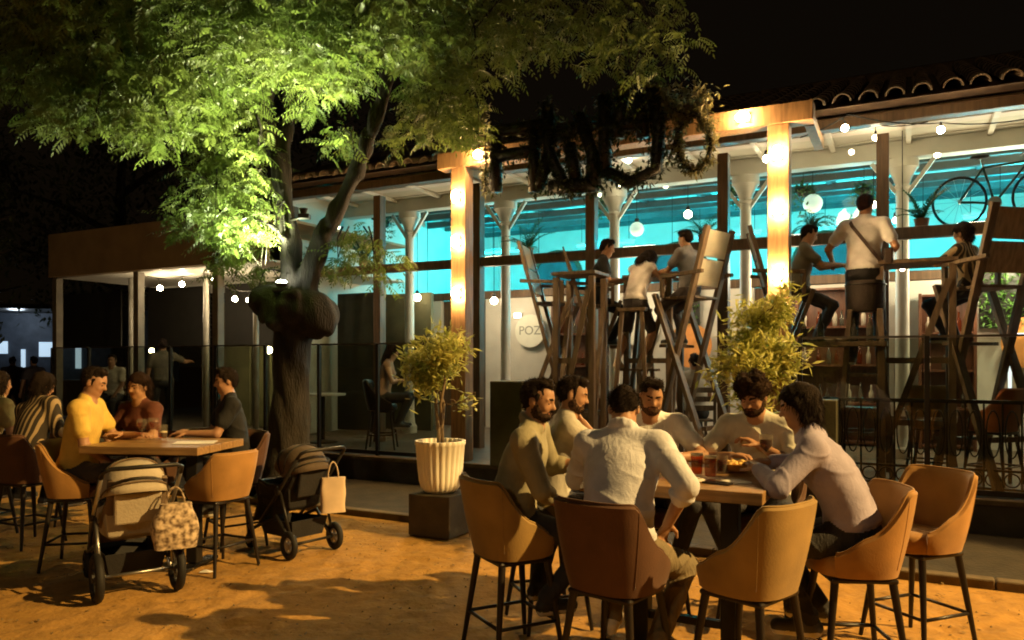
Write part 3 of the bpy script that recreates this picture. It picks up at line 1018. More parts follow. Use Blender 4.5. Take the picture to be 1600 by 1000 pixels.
# glasses on the left table
for px, y, lab, rr in ((222, 6.0, 'stemmed glass in front of the woman at the left table', 0.04), (240, 6.1, 'second stemmed glass nearer the dark-clothed person on the left table', 0.042)):
    tumbler(px, y, rr, 0.18, 0.3, lab, drink=glass('rose_drink', (0.8, 0.4, 0.3), dirt=0.1), base=0.97, stem=True)
tumbler(255, 6.18, 0.036, 0.12, 0.4, 'short tumbler beside the paper menu on the left table', base=0.97)

sc_p = at(322, 890, 5.8)
scrap = MB().add([(-0.05, -0.02, 0.012), (0.04, -0.03, 0.016), (0.06, 0.02, 0.010), (-0.03, 0.03, 0.022), (0.0, 0.0, 0.03)], [(0, 1, 4), (1, 2, 4), (2, 3, 4), (3, 0, 4)]).build('paper_scrap', mat('white_paper', (0.8, 0.78, 0.72), 0.6), None, loc=(sc_p.x, sc_p.y, 0))
tag(scrap, 'crumpled white paper scrap on the sand under the empty left stool', 'litter')
# ================================================================== potted trees at the entrance
POT = mat('white_pot', (0.74, 0.70, 0.60), 0.55, var=0.08, scale=6)
SOIL = mat('soil', (0.03, 0.02, 0.012), 0.95)
PED = mat('pedestal_block', (0.065, 0.052, 0.033), 0.8, bump=0.2)
BARK2 = mat('thin_bark', (0.16, 0.11, 0.06), 0.8, bump=0.3)
PLEAF = leafmat('variegated_leaf', (0.24, 0.29, 0.055), (0.66, 0.62, 0.20), 0.35, 7)

def leaf_blade(v, f, p, d, up, L, wd, fold=0.15):
    d = d.normalized()
    x = d.cross(up)
    x = x.normalized() if x.length > 1e-5 else Vector((1, 0, 0))
    y = x.cross(d)
    o = len(v)
    v.extend([p, p + d * (L * 0.45) + x * wd / 2 - y * (fold * wd), p + d * L - y * (0.12 * L), p + d * (L * 0.45) - x * wd / 2 - y * (fold * wd), p + d * (L * 0.5)])
    f.extend([(o, o + 1, o + 4), (o + 1, o + 2, o + 4), (o, o + 4, o + 3), (o + 4, o + 2, o + 3)])

def potted_tree(px, y, ztop, label, nleaf, spread, seed, zlow=1.05):
    rs = random.Random(seed)
    p = at(px, 800, y)
    t = thing('potted_tree', label, 'plant', (p.x, p.y, 0), -TH)
    MB().box((0, 0, 0.20), (0.44, 0.40, 0.38)).build('pedestal', PED, t, bevel=0.01)
    MB().lathe([(0.10, 0.39), (0.145, 0.40), (0.178, 0.435), (0.198, 0.50), (0.212, 0.62), (0.228, 0.83), (0.235, 0.835), (0.235, 0.87), (0.215, 0.87), (0.205, 0.80), (0.0, 0.80)], 72, flute=0.06, nf=24).build('pot', POT, t, True, angle=50)
    MB().lathe([(0.203, 0.80), (0.12, 0.815), (0.0, 0.82)], 20).build('soil', SOIL, t, True)
    st = MB()
    tips = []
    for k in range(3):
        a = rs.uniform(0, 2 * PI)
        pts = [Vector((0.03 * math.cos(a), 0.03 * math.sin(a), 0.80))]
        for i in range(5):
            pts.append(pts[-1] + Vector((rs.uniform(-0.06, 0.06), rs.uniform(-0.06, 0.06), (ztop - 0.9) / 6)))
        st.tube(pts, [0.020, 0.018, 0.015, 0.012, 0.009, 0.005], 7)
        tips += pts[2:]
    for k in range(34):
        b = rs.choice(tips)
        d = Vector((rs.gauss(0, 1), rs.gauss(0, 1), rs.uniform(-0.3, 1.0))).normalized()
        e_ = b + d * rs.uniform(0.12, spread)
        e_.z = min(e_.z, ztop)
        st.tube([b, b.lerp(e_, 0.5) + Vector((0, 0, 0.02)), e_], [0.007, 0.005, 0.002], 5)
        tips.append(e_)
        tips.append(b.lerp(e_, 0.6))
    st.build('stem', BARK2, t, True)
    v, f = [], []
    tips = [q for q in tips if q.z > zlow + 0.25 * rs.random()]
    for k in range(nleaf):
        b = rs.choice(tips)
        d = Vector((rs.gauss(0, 1), rs.gauss(0, 1), rs.gauss(0.25, 0.8)))
        q = b + Vector((rs.gauss(0, 0.055), rs.gauss(0, 0.055), rs.gauss(0, 0.055)))
        leaf_blade(v, f, q, d, Vector((rs.gauss(0, 0.5), rs.gauss(0, 0.5), 1)), rs.uniform(0.06, 0.115), rs.uniform(0.02, 0.036))
    m = MB()
    m.v, m.f = [tuple(a) for a in v], f
    m.build('crown', PLEAF, t)
    return t
potted_tree(688, 7.12, 2.12, 'slim variegated potted tree in a fluted white pot by the empty sand', 2300, 0.22, 3, 1.22)
potted_tree(1192, 6.05, 2.26, 'bushy variegated potted tree behind the curly-haired man', 3200, 0.32, 5)

# ================================================================== high chairs and high tables on the terrace
CANVP = mat('pale_canvas', (0.46, 0.45, 0.37), 0.8, var=0.12, scale=5)
TIMB = mat('rough_timber', (0.13, 0.09, 0.055), 0.6, var=0.35, scale=5, stretch=(5, 5, 0.8), bump=0.2)

def high_chair(loc, rz, label, back, wx=0.27, zs=1.97, zt=2.74, plank=False):
    t = thing('high_chair', label, 'high chair', loc, rz)
    for sx in (-1, 1):
        x = sx * wx
        MB().bar((x, -0.36, zt), (x, 0.40, 0.0), 0.045, 0.085, up=(1, 0, 0)).build('leg', TIMB, t, bevel=0.004)
        MB().bar((x + sx * 0.05, 0.30, zs + 0.05), (x + sx * 0.05, -0.46, 0.0), 0.045, 0.085, up=(1, 0, 0)).build('leg', TIMB, t, bevel=0.004)
        MB().bar((x + sx * 0.05, -0.33, zs + 0.27), (x + sx * 0.05, 0.22, zs + 0.24), 0.05, 0.04).build('armrest', TIMB, t, bevel=0.004)
        MB().bar((x + sx * 0.05, 0.2, zs), (x + sx * 0.05, 0.2, zs + 0.22), 0.04, 0.04).build('arm_support', TIMB, t)
    for i in range(4):
        MB().box((0, -0.13 + 0.115 * i, zs), (2 * wx - 0.06, 0.105, 0.03)).build('seat_slat', TIMB, t, bevel=0.004)
    n = 2
    dirv = Vector((0, -0.76 / zt, 1)).normalized()
    base = Vector((0, -0.36 + 0.76 * (zt - zs - 0.12) / zt, zs + 0.12))
    for i in range(n):
        a = base + dirv * (0.325 * i + 0.01)
        b = base + dirv * (0.325 * (i + 1) - 0.012)
        MB().bar(a, b, 2 * wx - 0.055, 0.022, up=(0, 1, 0)).build('back_panel', back, t, bevel=0.004)
    for zz, yy in ((0.45, 0.25), (1.42, 0.16)):
        MB().bar((-wx - 0.03, yy + 0.05, zz), (wx + 0.03, yy + 0.05, zz), 0.09, 0.035).build('foot_rail', TIMB, t, bevel=0.003)
    MB().bar((-wx - 0.03, -0.33, 0.5), (wx + 0.03, -0.33, 0.5), 0.05, 0.05).build('stretcher', TIMB, t)
    return t

def high_table(loc, rz, L, D, label, z=2.30):
    t = thing('high_table', label, 'high table', loc, rz)
    n = 4
    for i in range(n):
        MB().box((0, -D / 2 + D / n * (i + 0.5), z), (L, D / n - 0.006, 0.04)).build('plank', TIMB, t, bevel=0.003)
    for sx in (-1, 1):
        for sy in (-1, 1):
            MB().box((sx * (L / 2 - 0.05), sy * (D / 2 - 0.05), z / 2 - 0.02), (0.07, 0.07, z - 0.04)).build('leg', TIMB, t, bevel=0.004)
        MB().bar((sx * (L / 2 - 0.05), -D / 2 + 0.05, 0.2), (sx * (L / 2 - 0.05), D / 2 - 0.05, z - 0.25), 0.05, 0.05).build('brace', TIMB, t)
    for zz in (0.62, 1.25):
        for sy in (-1, 1):
            MB().bar((-L / 2 + 0.08, sy * (D / 2 - 0.05), zz), (L / 2 - 0.08, sy * (D / 2 - 0.05), zz), 0.05, 0.06).build('rail', TIMB, t)
    MB().bar((-L / 2 + 0.08, -D / 2 + 0.01, 0.3), (L / 2 - 0.08, -D / 2 + 0.01, z - 0.2), 0.02, 0.06).build('brace', TIMB, t)
    return t
def Wp(px, e):
    return W(sF(px, e), e, TZ)
HA, HB, HC, HD = Wp(862, 0.75), Wp(1082, 0.72), Wp(1543, 0.80), Wp(1222, 0.95)
high_chair(HA, R(-78) - TH, 'high timber chair with pale canvas back, left of the ladder table', CANVP)
high_chair(HB, R(72) - TH, 'high timber chair with pale canvas back right of the girl in the white top', CANVP)
high_chair(HC, R(40) - TH, 'high timber chair with plank back at the right edge under the bicycle', mat('pale_timber', (0.27, 0.19, 0.105), 0.6, var=0.3, scale=5, stretch=(5, 5, 0.8), bump=0.2))
high_chair(HD, R(-78) - TH, 'high chair half hidden behind the second lamp column', CANVP)
high_table(Wp(907, 0.42), -TH, 0.55, 0.5, 'narrow ladder-like high table with crossed braces behind the two men', 2.28)
high_table(Wp(1022, 1.0), -TH, 0.62, 0.6, 'high table in front of the seated boy on the terrace', 2.26)
high_table(Wp(1430, 0.9), -TH, 0.75, 0.6, 'high table beside the customer with the shoulder strap', 2.26)
# woven high stool of the customer with the strap
HE = Wp(1352, 0.70)
ws = thing('high_stool', 'high stool with a dark woven drum seat under the customer with the strap', 'high stool', HE, -TH)
WICK = mat('dark_wicker', (0.03, 0.02, 0.014), 0.7, bump=0.6, bscale=90)
MB().lathe([(0.17, 1.76), (0.19, 1.80), (0.195, 2.02), (0.18, 2.08), (0, 2.09)], 26).build('seat', WICK, ws, True, angle=50)
MB().lathe([(0.198, 2.03), (0.205, 2.04), (0.198, 2.05)], 26).build('seat_trim', BLACKM, ws, True)
for sx in (-1, 1):
    for sy in (-1, 1):
        MB().bar((sx * 0.14, sy * 0.14, 1.78), (sx * 0.26, sy * 0.26, 0.0), 0.05, 0.05).build('leg', TIMB, ws, bevel=0.004)
for zz in (0.5, 1.1):
    k = 0.15 + 0.11 * (1.6 - zz) / 1.6
    for a in range(4):
        c0 = Vector((k * (1 if a in (0, 3) else -1), k * (1 if a < 2 else -1), zz))
        c1 = Vector((k * (1 if a in (3, 2) else -1), k * (1 if a in (0, 3) else -1), zz))
        MB().bar((*rot2(k, k, a * PI / 2), zz), (*rot2(k, k, (a + 1) * PI / 2), zz), 0.035, 0.035).build('foot_rail', TIMB, ws)

# standing-height shelf of bottles and glasses behind the potted tree
bs = thing('serving_shelf', 'timber serving shelf crowded with bottles behind the bushy potted tree', 'shelf', Wp(1308, 0.55), -TH)
MB().box((0, 0, 1.42), (0.95, 0.34, 0.05)).build('top', TIMB, bs, bevel=0.004)
for sx in (-0.42, 0.42):
    MB().box((sx, 0, 0.70), (0.07, 0.28, 1.39)).build('side', TIMB, bs, bevel=0.004)
MB().box((0, 0.02, 0.75), (0.77, 0.28, 0.04)).build('shelf', TIMB, bs)
BOT = glass('bottle_glass', (0.45, 0.5, 0.4), dirt=0.25, dirtc=(0.5, 0.48, 0.42))
for i, (dx, h, lab) in enumerate(((-0.33, 0.26, 'slim clear bottle at the plant end of the serving shelf'), (-0.16, 0.30, 'tall bottle second on the serving shelf'), (0.16, 0.24, 'round-bellied bottle on the serving shelf'), (0.31, 0.28, 'bottle at the far right of the serving shelf'))):
    x, y = rot2(dx, 0.0, -TH)
    p = Wp(1308, 0.55)
    b = MB().lathe([(0.030, 0), (0.034, 0.01), (0.034, h * 0.55), (0.013, h * 0.75), (0.013, h), (0, h)], 14).build('bottle', BOT, None, True, loc=(p.x + x, p.y + y, TZ + 1.447), angle=50)
    tag(b, lab, 'bottle')
for dx, lab in ((-0.05, 'upturned pale dish on the serving shelf'), (0.05, 'crumpled white napkin on the serving shelf')):
    x, y = rot2(dx, -0.08, -TH)
    p = Wp(1308, 0.55)
    d_ = MB().lathe([(0.03, 0), (0.07, 0.03), (0.065, 0.035), (0, 0.012)], 14).build('dish', WHITEW, None, True, loc=(p.x + x, p.y + y, TZ + 1.447))
    tag(d_, lab, 'dish')
# block pier at the foot of the first lamp column
pier = fbuild(MB().box((sF(802, 0.0), -0.02, 0.87), (0.42, 0.36, 1.0)), 'brick_pier', mat('olive_render', (0.06, 0.055, 0.03), 0.8, bump=0.2), bevel=0.01)
tag(pier, 'square olive rendered pier right of the first lamp column', 'pier')
pier2 = fbuild(MB().box((sF(1275, -0.05), -0.02, 0.80), (0.40, 0.36, 0.86)), 'brick_pier', mat('olive_render', (0.06, 0.055, 0.03), 0.8, bump=0.2), bevel=0.01)
tag(pier2, 'square olive rendered pier right of the bushy potted tree', 'pier')

# ================================================================== pushchairs
FAB = mat('beige_fabric', (0.42, 0.36, 0.27), 0.85, var=0.1, bump=0.2, bscale=60)
FABD = mat('dark_fabric', (0.018, 0.017, 0.018), 0.8, bump=0.2, bscale=60)
FABT = mat('tan_fabric', (0.15, 0.10, 0.06), 0.85, bump=0.2, bscale=60)
RUB = mat('tyre_rubber', (0.012, 0.011, 0.010), 0.7)
PRINT = mat('spotted_print', (0.10, 0.06, 0.03), 0.85, c2=(0.62, 0.48, 0.33), scale=32, detail=1)

def wheel(t, p, r, rimm, wd=0.058):
    w_ = MB()
    pts = [(p[0], p[1] + (r - wd / 2) * math.cos(a), p[2] + (r - wd / 2) * math.sin(a)) for a in np.linspace(0, 2 * PI, 29)[:-1]]
    w_.tube(pts, wd / 2, 10, closed=True)
    wo = w_.build('wheel', RUB, t, True)
    rm = MB()
    ri = r - wd
    pts = [(p[0], p[1] + ri * math.cos(a), p[2] + ri * math.sin(a)) for a in np.linspace(0, 2 * PI, 29)[:-1]]
    rm.tube(pts, 0.010, 6, closed=True)
    for k in range(5):
        a = 2 * PI * k / 5 + 0.3
        rm.bar(p, (p[0], p[1] + ri * math.cos(a), p[2] + ri * math.sin(a)), 0.02, 0.022)
    rm.tube([(p[0] - 0.03, p[1], p[2]), (p[0] + 0.03, p[1], p[2])], 0.028, 12)
    rm.build('rim', rimm, wo, True, angle=40)

def dome(cx, cy, cz, rx, ry, rz_, a0, a1, ribs=14, n=12, thick=0.006):
    """fabric hood: a fan of half hoops turned about the x axis from angle a0 to a1"""
    m = MB()
    for L in (0, 1):
        k = 1 - L * thick / rx
        for i in range(ribs + 1):
            a = a0 + (a1 - a0) * i / ribs
            sag = 1 - 0.035 * abs(math.sin(PI * 3 * i / ribs))
            for j in range(n + 1):
                b = PI * j / n
                x = math.cos(b)
                h = math.sin(b) ** 0.55
                m.v.append((cx + rx * k * x, cy + ry * k * sag * h * math.cos(a), cz + rz_ * k * sag * h * math.sin(a)))
    st = (ribs + 1) * (n + 1)
    for i in range(ribs):
        for j in range(n):
            q = i * (n + 1) + j
            m.f.append((q, q + 1, q + n + 2, q + n + 1))
            m.f.append((st + q + n + 1, st + q + n + 2, st + q + 1, st + q))
    for j in range(n):
        m.f.append((j + 1, j, st + j, st + j + 1))
        q = ribs * (n + 1) + j
        m.f.append((q, q + 1, st + q + 1, st + q))
    return m

def pushchair(loc, rz, label, hood, seat, frame, rimm, rw, k=1.0, bagprint=False):
    t = thing('pushchair', label, 'pushchair', loc, rz)
    wx = 0.25
    for sx in (-1, 1):
        wheel(t, (sx * wx, -0.30, rw), rw, rimm)
        wheel(t, (sx * 0.20, 0.42, rw * 0.62), rw * 0.62, rimm, 0.048)
        MB().tube([(sx * 0.21, -0.30, rw), (sx * 0.22, -0.05, 0.33), (sx * 0.20, 0.42, rw * 0.62 + 0.09)], 0.016, 8).build('lower_tube', frame, t, True)
        MB().tube([(sx * 0.20, 0.42, rw * 0.62), (sx * 0.20, 0.44, rw * 0.62 + 0.1)], 0.022, 8).build('fork', BLACKM, t, True)
        MB().tube([(sx * 0.22, 0.22, 0.26), (sx * 0.245, -0.10, 0.52), (sx * 0.245, -0.42, 0.84)], 0.015, 8).build('push_tube', frame, t, True)
        MB().tube([(sx * 0.225, -0.28, 0.20), (sx * 0.235, -0.14, 0.54)], 0.013, 8).build('strut', frame, t, True)
        MB().sphere((sx * 0.25, -0.12, 0.55), (0.022, 0.04, 0.04), 10, 8).build('hinge', BLACKM, t, True)
    MB().tube([(-0.25, -0.30, rw), (0.25, -0.30, rw)], 0.012, 8).build('axle', frame, t, True)
    MB().tube([(-0.245, -0.42, 0.84), (-0.24, -0.47, 0.885), (-0.20, -0.50, 0.905), (0.20, -0.50, 0.905), (0.24, -0.47, 0.885), (0.245, -0.42, 0.84)], 0.015, 10).build('handlebar', BLACKM, t, True)
    # basket under the seat
    bm_ = MB()
    ring = [(-0.19, -0.26, 0.30), (0.19, -0.26, 0.30), (0.18, 0.30, 0.27), (-0.18, 0.30, 0.27)]
    low = [(-0.16, -0.22, 0.155), (0.16, -0.22, 0.155), (0.15, 0.26, 0.15), (-0.15, 0.26, 0.15)]
    bm_.add(ring + low, [(4, 5, 6, 7), (0, 1, 5, 4), (1, 2, 6, 5), (2, 3, 7, 6), (3, 0, 4, 7)])
    o = bm_.build('basket', FABD, t)
    md = o.modifiers.new('thick', 'SOLIDIFY')
    md.thickness = 0.008
    # reclined seat shell
    sm = MB()
    prof = [(-0.30, 0.80), (-0.24, 0.66), (-0.15, 0.52), (-0.05, 0.43), (0.10, 0.42), (0.26, 0.45), (0.33, 0.36), (0.38, 0.26), (0.44, 0.25)]
    for y, z in prof:
        for x in (-0.185, -0.15, 0, 0.15, 0.185):
            sm.v.append((x, y, z + (0.05 if abs(x) > 0.16 and -0.2 < y < 0.3 else 0)))
    for i in range(len(prof) - 1):
        for j in range(4):
            sm.f.append((i * 5 + j, i * 5 + j + 1, (i + 1) * 5 + j + 1, (i + 1) * 5 + j))
    o = sm.build('seat', seat, t, True)
    md = o.modifiers.new('thick', 'SOLIDIFY')
    md.thickness = 0.045
    md.offset = 0
    tub = MB()
    pl_ = [(-0.185, -0.22), (0.185, -0.22), (0.205, -0.05), (0.20, 0.22), (0.15, 0.36), (-0.15, 0.36), (-0.20, 0.22), (-0.205, -0.05)]
    for zz, kk in ((0.37, 0.72), (0.40, 0.88), (0.50, 0.98), (0.585, 1.0), (0.59, 0.93), (0.50, 0.90)):
        tub.v += [(x * kk, y * kk + 0.02, zz + (0.05 if y < -0.1 and zz > 0.45 else 0)) for x, y in pl_]
    for j in range(5):
        for i in range(8):
            tub.f.append((j * 8 + i, j * 8 + (i + 1) % 8, (j + 1) * 8 + (i + 1) % 8, (j + 1) * 8 + i))
    tub.f.append(tuple(range(7, -1, -1)))
    tb = tub.build('seat_tub', hood if hood is FAB else seat, t, True, bevel=0.012, angle=45)
    for sx in (-1, 1):
        MB().bar((sx * 0.10, 0.10, 0.60), (sx * 0.08, -0.20, 0.74), 0.03, 0.008).build('harness_strap', BLACKM, tb)
    MB().tube([(-0.20, 0.05, 0.56), (-0.19, 0.28, 0.60), (0.19, 0.28, 0.60), (0.20, 0.05, 0.56)], 0.017, 8).build('bumper_bar', BLACKM, t, True)
    # rear storage panel that hangs behind the seat
    MB().add([(-0.15, -0.31, 0.72), (0.15, -0.31, 0.72), (0.14, -0.22, 0.50), (-0.14, -0.22, 0.50), (-0.15, -0.34, 0.71), (0.15, -0.34, 0.71), (0.14, -0.27, 0.49), (-0.14, -0.27, 0.49)],
             [(0, 1, 2, 3), (7, 6, 5, 4), (0, 4, 5, 1), (1, 5, 6, 2), (2, 6, 7, 3), (3, 7, 4, 0)]).build('back_pocket', hood if hood is FAB else seat, t, bevel=0.015)
    dome(0, -0.13, 0.66, 0.205, 0.30, 0.27, R(25), R(165)).build('hood', hood, t, True)
    for a in (R(55), R(100), R(150)):
        pts = [(0.208 * math.cos(b), -0.13 + 0.303 * math.sin(b) ** 0.55 * math.cos(a), 0.66 + 0.273 * math.sin(b) ** 0.55 * math.sin(a)) for b in np.linspace(0.02, PI - 0.02, 15)]
        MB().tube(pts, 0.006, 6).build('hood_hoop', seat if hood is FAB else BLACKM, t, True)
    return t
pc1 = at(211, 940, 5.19)
PCZ = R(37)
pushchair((pc1.x + -0.30 * -math.sin(PCZ) * -1, pc1.y + 0.28, 0), PCZ, 'beige-hooded pushchair with large black wheels in front of the left table', FAB, FABT, STEEL, mat('dark_rim', (0.05, 0.05, 0.05), 0.4), 0.165)
pc2 = at(470, 868, 6.30)
pushchair((pc2.x - 0.12, pc2.y + 0.22, 0), R(52), 'near-black pushchair with a paper bag standing alone near the tree', mat('near_black_fabric', (0.085, 0.06, 0.04), 0.85, bump=0.2, bscale=60), FABD, BLACKM, mat('pale_rim', (0.3, 0.28, 0.24), 0.5), 0.12).scale = (0.92, 0.84, 0.98)

def bag(loc, rz, wd, dp, h, m, label, name='paper_bag', handles=True, bulge=0.0, top=1.0, hang=0.1):
    t = thing(name, label, 'bag', loc, rz)
    b = MB()
    nx, nzz = 8, 8
    rows = []
    for j in range(nzz + 1):
        q = j / nzz
        z = h * q
        fat = 1 + bulge * math.sin(PI * min(1, q * 1.1)) 
        ring = []
        for k in range(24):
            a = 2 * PI * k / 24
            x = math.copysign(abs(math.cos(a)) ** 0.35, math.cos(a)) * wd / 2 * fat * (1 - (1 - top) * q)
            y = math.copysign(abs(math.sin(a)) ** 0.5, math.sin(a)) * dp / 2 * fat * (1 - 0.55 * q)
            nn = noise.noise((x * 9, y * 9, z * 9)) * 0.012
            ring.append((x + nn, y + nn, z))
        rows.append(ring)
    b.v = [p for r_ in rows for p in r_]
    for j in range(nzz):
        for k in range(24):
            k2 = (k + 1) % 24
            b.f.append((j * 24 + k, j * 24 + k2, (j + 1) * 24 + k2, (j + 1) * 24 + k))
    b.f.append(tuple(range(23, -1, -1)))
    b.f.append(tuple(nzz * 24 + k for k in range(24)))
    b.build('bag_body', m, t, True, angle=50)
    for y in (-dp * 0.12, dp * 0.12):
        pts = [(wd * 0.22 * math.cos(a), y, h - 0.02 + hang * math.sin(a)) for a in np.linspace(0, PI, 9)]
        MB().tube(pts, 0.005, 6).build('handle', m, t, True)
    return t
p = at(505, 817, 6.05)
bag(Vector((-1.50, 6.44, 0.34)), R(20), 0.20, 0.10, 0.29, mat('brown_paper', (0.60, 0.46, 0.32), 0.8, var=0.12), 'brown paper carrier bag hanging from the dark pushchair handle', hang=0.15)
p = at(243, 850, 5.02)
bag(Vector((-2.31, 5.27, 0.33)), R(30), 0.27, 0.17, 0.30, PRINT, 'spotted fabric bag hanging on the back of the beige pushchair', 'fabric_bag', bulge=0.25, top=0.75, hang=0.13)

# ================================================================== inside the restaurant
# bicycle standing on the shelf above the transom
SHZ = 3.135
bsx = sF(1562, 2.0)
sh = MB().box((1.3, 1.99, 3.115), (12.4, 0.5, 0.035)).build('display_shelf', WOODD, B)
bk = thing('bicycle', 'dark bicycle displayed high above the transom at the right', 'bicycle', W(bsx, 2.02, SHZ), -TH)
bk.scale = (0.78, 0.78, 0.82)
BK = mat('bike_paint', (0.02, 0.05, 0.045), 0.35, metal=0.2)
rw = 0.34
for x, nm in ((-0.5, 'wheel'), (0.5, 'wheel')):
    pts = [(x + rw * math.cos(a), 0, rw + 0.012 + rw * math.sin(a)) for a in np.linspace(0, 2 * PI, 37)[:-1]]
    wo = MB().tube(pts, 0.019, 8, closed=True).build('wheel', RUB, bk, True)
    sp = MB()
    for k in range(14):
        a = 2 * PI * k / 14
        sp.tube([(x, 0, rw + 0.012), (x + rw * math.cos(a), 0, rw + 0.012 + rw * math.sin(a))], 0.003, 4)
    sp.tube([(x, -0.04, rw + 0.012), (x, 0.04, rw + 0.012)], 0.025, 10)
    sp.build('spoke', STEEL, wo)
bb, hd, st_, rh, fh = (-0.06, 0, 0.30), (0.36, 0, 0.84), (-0.20, 0, 0.80), (-0.5, 0, rw + 0.01), (0.5, 0, rw + 0.01)
fr = MB()
for a, b in ((bb, hd), (bb, st_), (st_, hd), (bb, rh), (st_, rh), ((0.33, 0, 0.92), (0.40, 0, 0.74)), ((0.40, 0, 0.74), fh)):
    fr.tube([a, b], 0.017, 8)
fr.build('frame', BK, bk, True)
MB().tube([(0.28, -0.28, 0.98), (0.34, -0.2, 1.02), (0.33, 0, 0.96), (0.34, 0.2, 1.02), (0.28, 0.28, 0.98)], 0.012, 8).build('handlebar', BLACKM, bk, True)
MB().tube([st_, (-0.235, 0, 0.93)], 0.013, 8).build('seat_post', STEEL, bk)
MB().sphere((-0.24, 0, 0.95), (0.13, 0.07, 0.03), 12, 8).build('saddle', FABD, bk, True)
MB().tube([(-0.06, -0.03, 0.30), (-0.06, 0.03, 0.30)], 0.09, 16).build('chainring', STEEL, bk, True, angle=40)

PALM = leafmat('palm_leaf', (0.02, 0.06, 0.02), (0.05, 0.12, 0.035), 0.3)
def palm(px, e, z, L, n, label, seed, droop=0.5):
    rs = random.Random(seed)
    s = sF(px, e)
    t = thing('palm_plant', label, 'plant', W(s, e, z), -TH)
    MB().lathe([(0.06, 0), (0.085, 0.13), (0.08, 0.13), (0.0, 0.11)], 14).build('pot', mat('terracotta', (0.25, 0.11, 0.06), 0.8), t, True, angle=50)
    m = MB()
    for k in range(n):
        a = 2 * PI * k / n + rs.uniform(-0.3, 0.3)
        el = rs.uniform(0.5, 1.35)
        P, p, d = [], Vector((0, 0, 0.11)), Vector((math.cos(a) * math.cos(el), math.sin(a) * math.cos(el), math.sin(el)))
        ln = L * rs.uniform(0.75, 1.1)
        for i in range(7):
            P.append(p.copy())
            p = p + d * ln / 6
            d = (d + Vector((0, 0, -droop * 0.35))).normalized()
        m.tube(P, [0.006, 0.005, 0.005, 0.004, 0.003, 0.003, 0.002], 4)
        v, f = [], []
        for i in range(1, 7):
            dd = (P[i] - P[i - 1]).normalized()
            sd = dd.cross(Vector((0, 0, 1)))
            sd = sd.normalized() if sd.length > 1e-4 else Vector((1, 0, 0))
            for q in (-1, 1):
                for h in (0, 0.5):
                    leaf_blade(v, f, P[i].lerp(P[i - 1], h), dd * 0.8 + sd * q, Vector((0, 0, 1)), ln * 0.30 * (1 - 0.08 * i), 0.022)
        m.add(v, f)
    m.build('frond', PALM, t)
palm(825, 2.0, SHZ, 0.50, 16, 'dark palm on the shelf above the left high chair', 1)
palm(1440, 2.0, SHZ, 0.42, 14, 'dark palm on the shelf left of the bicycle', 2)
palm(568, 2.0, SHZ, 0.60, 16, 'dark palm on the shelf right of the forked trunk', 3)
palm(1100, 2.0, SHZ, 0.42, 14, 'dark palm on the shelf left of the post by the wreath', 4)
palm(1268, 2.1, SHZ, 0.36, 16, 'leafy palm on the shelf right of the second lamp column', 5, 1.0)
palm(495, 2.0, SHZ, 0.5, 14, 'dark palm on the shelf behind the tree trunk', 6)

# round signs and a planted mural on the partition
def disc(px, py, e, r, m, name, label, cat, txt=None):
    t = thing(name, label, cat, fp(px, py, e), -TH)
    MB().lathe([(r, 0), (r, 0.03), (0, 0.032)], 30).build('board', m, t, True, angle=40)
    t.rotation_euler = (R(90), 0, -TH)
    if txt:
        cu = bpy.data.curves.new('lettering', 'FONT')
        cu.body = txt
        cu.size = r * 0.75
        cu.extrude = 0.003
        cu.align_x = 'CENTER'
        cu.align_y = 'CENTER'
        cu.materials.append(mat('sign_grey', (0.30, 0.33, 0.28), 0.6))
        tmp = bpy.data.objects.new('tmp', cu)
        me = bpy.data.meshes.new_from_object(tmp)
        bpy.data.objects.remove(tmp)
        o = bpy.data.objects.new('lettering', me)
        col.objects.link(o)
        o.parent = t
        o.location = (0, 0, 0.036)
    return t
SIGNW = mat('sign_white', (0.80, 0.82, 0.72), 0.5, var=0.05)
disc(829, 517, 4.45, 0.30, SIGNW, 'round_sign', 'round white sign with faint grey letters left of the left high chair', 'sign', 'POZ')
disc(1001, 510, 4.45, 0.34, SIGNW, 'round_sign', 'plain round white sign seen between the legs of the girl in the white top', 'sign')
disc(1078, 540, 4.40, 0.36, mat('mural_orange', (0.65, 0.28, 0.08), 0.7), 'mural_disc', 'orange painted disc below the high chair with the boy', 'mural')
disc(1612, 535, 4.40, 0.36, mat('mural_orange', (0.65, 0.28, 0.08), 0.7), 'mural_disc', 'orange painted disc under the green wall at the right edge', 'mural')
HEDGE = leafmat('hedge_leaf', (0.04, 0.11, 0.015), (0.10, 0.22, 0.03), 0.3, 9)
def hedge(px0, px1, py0, py1, e, label, seed):
    rs = random.Random(seed)
    sa, sb = sF(px0, e), sF(px1, e)
    za, zb = zF(px1, py1, e), zF(px0, py0, e)
    t = thing('green_wall', label, 'green wall', W((sa + sb) / 2, e, za), -TH)
    MB().box((0, 0.05, (zb - za) / 2), (sb - sa, 0.05, zb - za)).build('backing', BLACKM, t)
    v, f = [], []
    for k in range(int(900 * (sb - sa) * (zb - za))):
        p = Vector((rs.uniform(-(sb - sa) / 2, (sb - sa) / 2), rs.uniform(-0.05, 0.03), rs.uniform(0, zb - za)))
        leaf_blade(v, f, p, Vector((rs.gauss(0, 0.7), -0.7, rs.gauss(0, 0.7))), Vector((0, 0, 1)), rs.uniform(0.05, 0.1), 0.035)
    m = MB()
    m.add(v, f)
    m.build('foliage', HEDGE, t)
hedge(1530, 1700, 385, 510, 4.42, 'bright green planted wall at the right edge behind the high chair', 1)
hedge(1060, 1092, 440, 510, 4.42, 'small green planted panel behind the legs of the high chair', 2)
